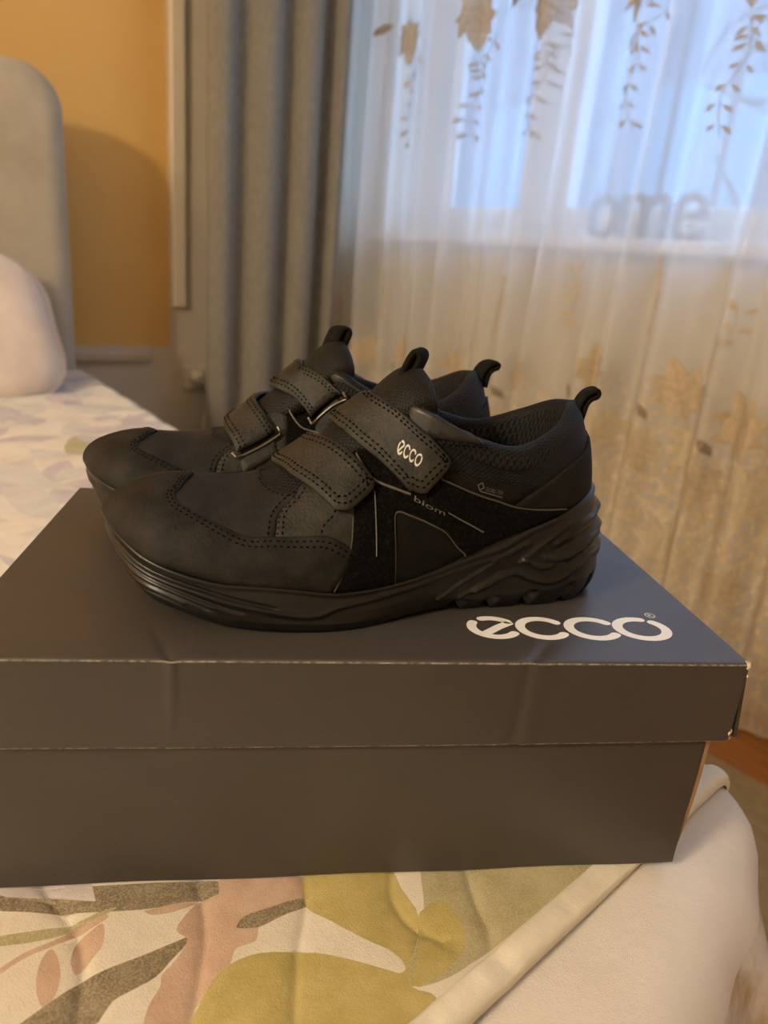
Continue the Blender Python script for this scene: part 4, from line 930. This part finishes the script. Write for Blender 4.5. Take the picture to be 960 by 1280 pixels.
def build_sole(mb):
    cols = []
    for sd in (-1, 1):
        P, O = SOLE[sd]; P = P.copy()
        du = np.gradient(P, axis=0); dv = np.gradient(P, axis=1)
        nn = np.cross(du, dv); nn /= np.linalg.norm(nn, axis=2, keepdims=True) + 1e-12
        sg = np.sign((nn * O).sum(2, keepdims=True)); sg[sg == 0] = 1; nn = nn * sg
        nn[0] = (-1, 0, 0); nn[-1] = (1, 0, 0)
        flat = P.reshape(-1, 3); disp = np.zeros(len(flat))
        for pts, A, wd in RIDGES:
            c = catmull(np.array(pts), np.linspace(0, len(pts) - 1, (len(pts) - 1) * 6 + 1)); q = sole_at(sd, c[:, 0], c[:, 1])
            lo, hi = q.min(0) - .006, q.max(0) + .006; sel = np.where(((flat > lo) & (flat < hi)).all(1))[0]
            if len(sel) == 0: continue
            d = seg_dist(flat[sel], q); sp = c[:, 0]
            disp[sel] += A * np.exp(-(d / wd) ** 2)
        disp = disp.reshape(SS, SH)
        sv = np.linspace(0, NR - 1, SS)[:, None]; hv = np.linspace(0, 1, SH)[None]
        for c, wd in NOTCH:                                            # gaps between the tread lugs under the heel
            slant = c - (hv - .85) * .9
            k = np.exp(-((sv - slant) / wd) ** 4) * np.clip((hv - .78) / .06, 0, 1)
            disp -= .0035 * k
            P[:, :, 2] += (.0034 * k * np.clip((hv - .8) / .2, 0, 1))
        lug = ((sv > 10.9) * np.clip((hv - .74) / .05, 0, 1)); disp += .0009 * lug
        P += nn * disp[..., None]
        P[0, :, 1] = 0; P[-1, :, 1] = 0
        cols.append(P)
    ring = np.concatenate([cols[0], cols[1][::-1][1:-1]], 0)
    mb.grid(ring, close_u=True)
    a, b = cols[0][:, -1], cols[1][:, -1]
    mb.grid(np.stack([a, a * .66 + b * .34 + [0, 0, .001], a * .34 + b * .66 + [0, 0, .001], b], 1))
    a, b = cols[0][:, 0], cols[1][:, 0]
    mb.grid(np.stack([a, a * .5 + b * .5 - [0, 0, .002], b], 1))
def loop_ribbon(mb, path, wid, side, thick=.0011):
    P = np.asarray(path, float); t = np.gradient(P, axis=0); t /= np.linalg.norm(t, axis=1, keepdims=True) + 1e-12
    sd = np.asarray(side, float); sd = sd / np.linalg.norm(sd)
    nn = np.cross(t, sd); nn /= np.linalg.norm(nn, axis=1, keepdims=True) + 1e-12
    w_ = wid / 2
    sec = [P - sd * w_ - nn * thick / 2, P - sd * w_ + nn * thick / 2, P - sd * w_ * .5 + nn * thick * .8, P + sd * w_ * .5 + nn * thick * .8, P + sd * w_ + nn * thick / 2, P + sd * w_ - nn * thick / 2]
    mb.grid(np.stack(sec, 1), close_v=True)

def make_shoe(label, toe, heel, mirror):
    a = np.array(heel) - np.array(toe); ang = math.atan2(a[1], a[0])
    root = thing('shoe', label, 'shoe', room((toe[0], toe[1], 0)), ang + BOX_ROT, 'pair of black shoes on the box')
    def B(mb, name, mat, parent=root, **k): return mb.build(name, mat, parent, mirror=mirror, **k)
    # padded textile body
    mb = MB()
    for sd in (-1, 1):
        G = PATCH[sd][::2, ::2]; s_ = np.linspace(0, NR - 1, G.shape[0]); t_ = np.linspace(1, 0, G.shape[1])
        uv = np.stack(np.meshgrid(s_ * A_S, t_ * A_T, indexing='ij'), 2); mb.grid(G, uv=uv)
    B(mb, 'upper', 'mesh_fabric', weld=.00002)
    # sole
    mb = MB(); build_sole(mb); B(mb, 'sole', 'sole_rubber', weld=.00002)
    th = MB()
    # toe cap: both halves in one piece, stitched twice along its back edge
    mb = MB(); sm = lambda st: (st[:, 0] < .002) | ((np.abs(st[:, 1]) < .0006) & (st[:, 0] < .62))
    for f in (lambda c: c, mid):
        panel(mb, [(f([(0, -1), (0, 0)]), False), (f([(0, 0), (.60, 0)]), False), (f(TOE_SEAM), True), (f(TOE_BACK), True), (f([(6.10, -1.0), (3, -1.0), (0, -1.0)]), False)], 0, .0021, seam=sm)
        for off in (.0022, .0042): stitches(th, f(TOE_SEAM[1:]), .0022, (-off if f is not mid else off))
    cap = B(mb, 'toe_cap', 'nubuck', weld=.00003)
    st = B(th, 'stitching', 'thread', cap); st['kind'] = 'stuff'
    # vamp
    mb = MB(); th = MB()
    back = [(4.862, -.72), (4.90, -.60), (4.96, -.516), (5.189, -.434), (5.492, -.387)]
    win = [(5.492, -.387), (5.144, -.338), (4.79, -.232), (4.57, -.06), (4.57, .06), (4.79, .232), (5.144, .338), (5.492, .387)]
    front = [(.45, .0), (1.15, -.09), (1.55, -.25), (1.86, -.45), (2.35, -.525), (3.4, -.60), (4.2, -.70), (4.862, -.72)]
    panel(mb, [(front, True), (back, True), (win, True), (mid(back)[::-1], True), (mid(front)[::-1], True)], 0, .0009)
    stitches(th, back, .0012, .0020); stitches(th, back, .0012, -.0012); stitches(th, win[:4], .0010, .0016)
    stitches(th, mid(back), .0012, -.0020); stitches(th, mid(back), .0012, .0012)
    v = B(mb, 'vamp', 'nubuck_vamp'); st = B(th, 'stitching', 'thread', v); st['kind'] = 'stuff'
    # quarters in front of the straps, one on each side
    for f, lab in ((lambda c: c, None), (mid, None)):
        mb = MB(); th = MB()
        lead = [(5.60, -.33), (5.40, -.40), (5.15, -.45), (4.98, -.53), (4.93, -.62), (4.90, -.70)]
        panel(mb, [(f(lead), True), (f([(4.90, -.70), (5.5, -.70), (6.2, -.72), (6.80, -.80)]), False), (f([(6.80, -.80), (7.0, -.55), (7.25, -.25)]), True), (f([(7.25, -.25), (6.5, -.21), (5.60, -.33)]), False)], 0, .0013)
        sg = 1 if f is not mid else -1
        stitches(th, f(lead), .0015, sg * .0022); seam2 = [(6.30, -.50), (6.247, -.555), (5.98, -.60), (5.87, -.64), (5.84, -.678)]
        stitches(th, f(seam2), .0015, sg * .0012)
        q = B(mb, 'front_quarter', 'strap_leather'); st = B(th, 'stitching', 'thread', q); st['kind'] = 'stuff'
        mb = MB(); panel(mb, [(f([(8.1, -.99), (8.1, -.60), (9.4, -.66), (10.3, -.76), (11.1, -.97)]), False), (f([(11.1, -.97), (10.8, -.995), (8.1, -.995)]), False)], 0, .0010); B(mb, 'side_panel', 'side_leather')
        # suede overlay
        mb = MB(); th = MB()
        panel(mb, [(f(SUEDE_LEFT), True), (f(SUEDE_TOP), True), (f([(13.149, -.975), (13.15, -.995), (11.0, -.995)]), False), (f(SUEDE_IN), True), (f([(8.145, -.995), (6.186, -.995)]), False)], .0002, .0020)
        su = B(mb, 'suede_overlay', 'suede')
        eb = MB(); strip(eb, f(SUEDE_LEFT[:4]), .0017, .0008); strip(eb, f(SUEDE_IN), .0017, .0008); strip(eb, f(SUEDE_TOP[3:]), .0019, .0009)
        e_ = B(eb, 'raw_edge', 'thread_light', su)
        ln = MB(); strip(ln, f([(7.271, -.286), (7.333, -.335), (7.424, -.384), (7.538, -.428), (7.69, -.465), (7.976, -.498), (8.408, -.527), (8.863, -.551)]), .0026, .0009); B(ln, 'reflective_line', 'reflective_grey', su)
        ln = MB(); strip(ln, f([(7.608, -.513), (7.551, -.623), (7.507, -.732), (7.478, -.833)]), .0025, .0007); B(ln, 'reflective_line', 'reflective_grey', su)
        ln = MB(); strip(ln, f([(10.232, -.649), (10.638, -.682), (10.958, -.727), (11.187, -.783), (11.38, -.848)]), .0025, .0007); B(ln, 'reflective_line', 'reflective_grey', su)
        # heel counter
        mb = MB(); th = MB()
        ce = [(11.992, -.736), (12.532, -.636), (13.412, -.493), (14.365, -.44), (15.2, -.41), (16, -.40)]
        panel(mb, [(f(ce), True), (f([(16, -.40), (16, -.995)]), False), (f([(16, -.995), (13.3, -.985), (13.0, -.94), (12.6, -.86), (11.992, -.736)]), False)], 0, .0015, seam=lambda st_: st_[:, 0] > 15.999)
        B(mb, 'heel_counter', 'counter_leather')
        # smooth leather facing at the front of the collar
        mb = MB(); th = MB(); fe = [(9.42, -.228), (10.01, -.205), (11.216, -.115), (11.80, -.075), (12.0, -.03)]
        panel(mb, [([*f(fe)], True), (f([(12.0, -.03), (11.6, -.006), (10.6, -.004), (9.95, -.012), (9.58, -.05), (9.38, -.12), (9.42, -.228)]), True)], 0, .0026)
        stitches(th, f(fe), .0028, -sg * .0018)
        fc = B(mb, 'collar_facing', 'facing_leather'); st = B(th, 'stitching', 'thread', fc); st['kind'] = 'stuff'
        # textile panel that carries the woven tag
        mb = MB(); panel(mb, [(f([(10.3, -.36), (11.35, -.41), (12.135, -.506), (12.607, -.578)]), True), (f([(12.607, -.578), (12.046, -.70), (11.6, -.61), (10.9, -.49), (10.1, -.46), (10.3, -.36)]), False)], 0, .0010)
        tp = B(mb, 'tag_panel', 'webbing')
        if f is not mid:
            def put(V, F, o_, x_, y_, h, parent, name, mat):
                V = np.asarray(V, float); o_, x_, y_ = map(np.array, (o_, x_, y_))
                m_ = MB(); m_.add(surf(o_ + V[:, :1] * (x_ - o_) + V[:, 1:2] * (y_ - o_), h), F); return B(m_, name, mat, parent, recalc=False)
            def norm(V, sx, sy):
                V = V - V.min(0); V = V / V.max(0); return V * (sx, sy)
            flipx = (lambda V: np.stack([1 - V[:, 0], V[:, 1]], 1)) if mirror else (lambda V: V)
            V, F = TXT['biom']; put(flipx(norm(V, 1, 1)), F, (8.96, -.585), (10.06, -.668), (9.01, -.556), .0024, su, 'print', 'reflective_grey')
            V, F = TXT['GORE-TEX']; put(flipx(norm(V, .62, .30) + (.34, .34)), F, (11.253, -.503), (11.816, -.622), (11.4, -.403), .0013, tp, 'tag_print', 'reflective_grey')
            dv = np.array([(.02, .5), (.16, .15), (.30, .5), (.16, .85), (.07, .5), (.16, .28), (.25, .5), (.16, .72)])
            put(flipx(dv), [(0, 1, 5, 4), (1, 2, 6, 5), (2, 3, 7, 6), (3, 0, 4, 7)], (11.253, -.503), (11.816, -.622), (11.4, -.403), .0013, tp, 'tag_print', 'reflective_grey')
            put(flipx(np.array([(.18, .12), (.98, .12), (.98, .20), (.18, .20)])), [(0, 1, 2, 3)], (11.253, -.503), (11.816, -.622), (11.4, -.403), .0013, tp, 'tag_print', 'reflective_grey')
    # straps
    for k, cur in enumerate((STRAP1, STRAP2)):
        mb = MB(); th = MB(); poly = panel(mb, [(c, True) for c in cur], .0036, .0062, grid=.003, edge=.0011); underside(mb, poly, .0036)
        sp = B(mb, 'strap', 'strap_leather')
        c = np.vstack([curve_st(cur[0], True, .001), curve_st(cur[1], True, .001)])
        c2 = curve_st(cur[3], True, .001)
        for off in (.0020, .0042):
            stitches(th, c, .0064, off, metric=True, pitch=.0029); stitches(th, c2, .0064, off, metric=True, pitch=.0029)
        st = B(th, 'stitching', 'thread', sp); st['kind'] = 'stuff'
        # metal loop on the inner side that the strap runs through, and the tab that holds it
        e0, e1 = np.array(cur[2][0]), np.array(cur[2][-1]); d = np.array([0.02, .035])
        q = [e0 + (.10, -.02), e0 + (.16, .035), e1 + (-.02, .05), e1 + (-.14, .0)]
        rp = np.vstack([surf([(q[0] * (1 - t) + q[1] * t)], .0052) for t in np.linspace(0, 1, 5)[:-1]] + [surf([(q[1] * (1 - t) + q[2] * t)], .0030) for t in np.linspace(0, 1, 10)[:-1]] + [surf([(q[2] * (1 - t) + q[3] * t)], .0045) for t in np.linspace(0, 1, 5)])
        mb = MB(); mb.tube(smooth_path(rp, 3), .0009, 8); B(mb, 'strap_loop', 'ring_metal', sp)
        mb = MB(); panel(mb, [([tuple(e0 + (-.05, .01)), tuple(e1 + (.05, .02)), tuple(e1 + (.15, .20)), tuple(e0 + (-.05, .18)), tuple(e0 + (-.05, .01))], False)], .0008, .0026); B(mb, 'loop_tab', 'strap_leather', sp)
        if k == 1:
            o_, x_, y_ = np.array((8.60, -.352)), np.array((9.335, -.408)), np.array((8.93, -.268))
            for i, strokes in enumerate(LOGO):
                m_ = MB()
                for path, wd in strokes:
                    V, F = stroke_mesh(path, wd + .02); V = V * (.235, 1.0) + (i * .25, 0)
                    if mirror: V = np.stack([1 - V[:, 0], V[:, 1]], 1)
                    m_.add(surf(o_ + V[:, :1] * (x_ - o_) + V[:, 1:2] * (y_ - o_), .0064 + .00002 * len(m_.v) / 80), F)
                B(m_, 'printed_letter', 'print_silver', sp, recalc=False)
    # collar: rolled edge and lining
    mb = MB(); rows = []
    seq = [(-1, s) for s in np.linspace(9.3, 16, 70)] + [(1, s) for s in np.linspace(16, 9.3, 70)[1:]]
    for sd, s in seq:
        E_ = surf([(s, sd * .0005)])[0]; E2 = surf([(s, sd * .10)])[0]
        nn = surf_n([(s, sd * .30)])[0].copy(); nn[2] = 0; nn /= np.linalg.norm(nn) + 1e-9
        if s > 15.6: k_ = (s - 15.6) / .4; nn = nn * (1 - k_) + np.array([1, 0, 0]) * k_; nn /= np.linalg.norm(nn)
        r = .0048; c = E_ - nn * (r * .6) - np.array([0, 0, .0030])
        row = [c + nn * r * 1.05 - np.array([0, 0, .006])]
        for g in np.linspace(0, math.pi, 9): row.append(c + nn * r * math.cos(g) + np.array([0, 0, r * .95 * math.sin(g)]))
        for dz, io in ((.008, 1.15), (.018, 1.1), (.030, .9), (.045, .7), (.060, .6)): row.append(c - nn * r * io - np.array([0, 0, min(dz, max(.006, c[2] - .028))]))
        rows.append(row)
    mb.grid(np.array(rows), uv=np.stack(np.meshgrid(np.arange(len(rows)) * .0016, np.arange(len(rows[0])) * .002, indexing='ij'), 2)); B(mb, 'collar', 'mesh_fabric')
    mb = MB(); ib = [(s, sd) for sd in (-1, 1) for s in np.linspace(9, 16, 20)]
    L_ = np.array([surf([(s, -.62)])[0] for s in np.linspace(8, 15.9, 24)]); R_ = np.array([surf([(s, .62)])[0] for s in np.linspace(8, 15.9, 24)])
    L_[:, 2] = .034; R_[:, 2] = .034; L_[:, 1] *= .86; R_[:, 1] *= .86; mb.grid(np.stack([L_, (L_ + R_) / 2 - [0, 0, .002], R_], 1)); B(mb, 'insole', 'lining')
    # tongue
    mb = MB(); cen = smooth_path([(.090, 0, .0595), (.102, 0, .0700), (.115, 0, .0800), (.128, 0, .0905), (.139, -.0005, .1025), (.148, -.001, .1110), (.155, -.001, .1140), (.1595, -.001, .1115)], 4)
    k = len(cen); wv = np.interp(np.linspace(0, 1, k), [0, .3, .6, .85, .95, 1], [.016, .021, .026, .0285, .026, .020])
    tg = np.gradient(cen, axis=0); tg /= np.linalg.norm(tg, axis=1, keepdims=True); nn = np.stack([-tg[:, 2], 0 * tg[:, 0], tg[:, 0]], 1)
    vv = np.linspace(-1, 1, 15)
    thk = np.interp(np.linspace(0, 1, k), [0, .3, .9, 1], [.003, .004, .0045, .002])
    def sheet_(sgn):
        P = np.zeros((k, 15, 3))
        for j, q in enumerate(vv):
            drop = .0125 * abs(q) ** 2.2
            P[:, j] = cen + np.outer(wv * q, [0, 1, 0]) - np.stack([np.zeros(k), np.zeros(k), np.full(k, drop)], 1) - np.outer(np.full(k, drop * .3), [-1, 0, 0]) + nn * (thk * sgn * math.sqrt(max(0, 1 - abs(q) ** 4)))[:, None]
        return P
    T_, U_ = sheet_(1), sheet_(-.6)
    uv = np.stack(np.meshgrid(np.arange(k) * .0035, vv * .028, indexing='ij'), 2); mb.grid(T_, uv=uv); mb.grid(U_, flip=True, uv=uv)
    mb.grid(np.stack([T_[-1], U_[-1]], 0), uv=np.stack([uv[-1], uv[-1]], 0))
    tn = B(mb, 'tongue', 'tongue_mesh', weld=.00002)
    mb = MB(); loop_ribbon(mb, smooth_path([(.1480, -.002, .1080), (.1500, -.002, .1145), (.1522, -.002, .1205), (.1545, -.002, .1248), (.1572, -.002, .1255), (.1585, -.002, .1230), (.1570, -.002, .1185), (.1548, -.002, .1135), (.1532, -.002, .1085)]), .0115, (.60, .80, .05), .0024)
    B(mb, 'pull_loop', 'webbing', tn)
    # heel loop
    mb = MB(); loop_ribbon(mb, smooth_path([(.2478, 0, .0930), (.2488, 0, .1005), (.2505, 0, .1055), (.2535, 0, .1092), (.2572, 0, .1108), (.2595, 0, .1100), (.2588, 0, .1078), (.2556, 0, .1062), (.2534, 0, .1030), (.2520, 0, .0950)]), .0120, (0.25, 1, 0), .0022)
    B(mb, 'pull_loop', 'webbing')
    return root
make_shoe('black leather strap shoe nearest the camera with silver lettering on its upper strap', (-.316, .072), (-.043, .099), False)
make_shoe('black leather strap shoe standing behind the other, metal strap loops facing the camera', (-.348, .163), (-.075, .190), True)
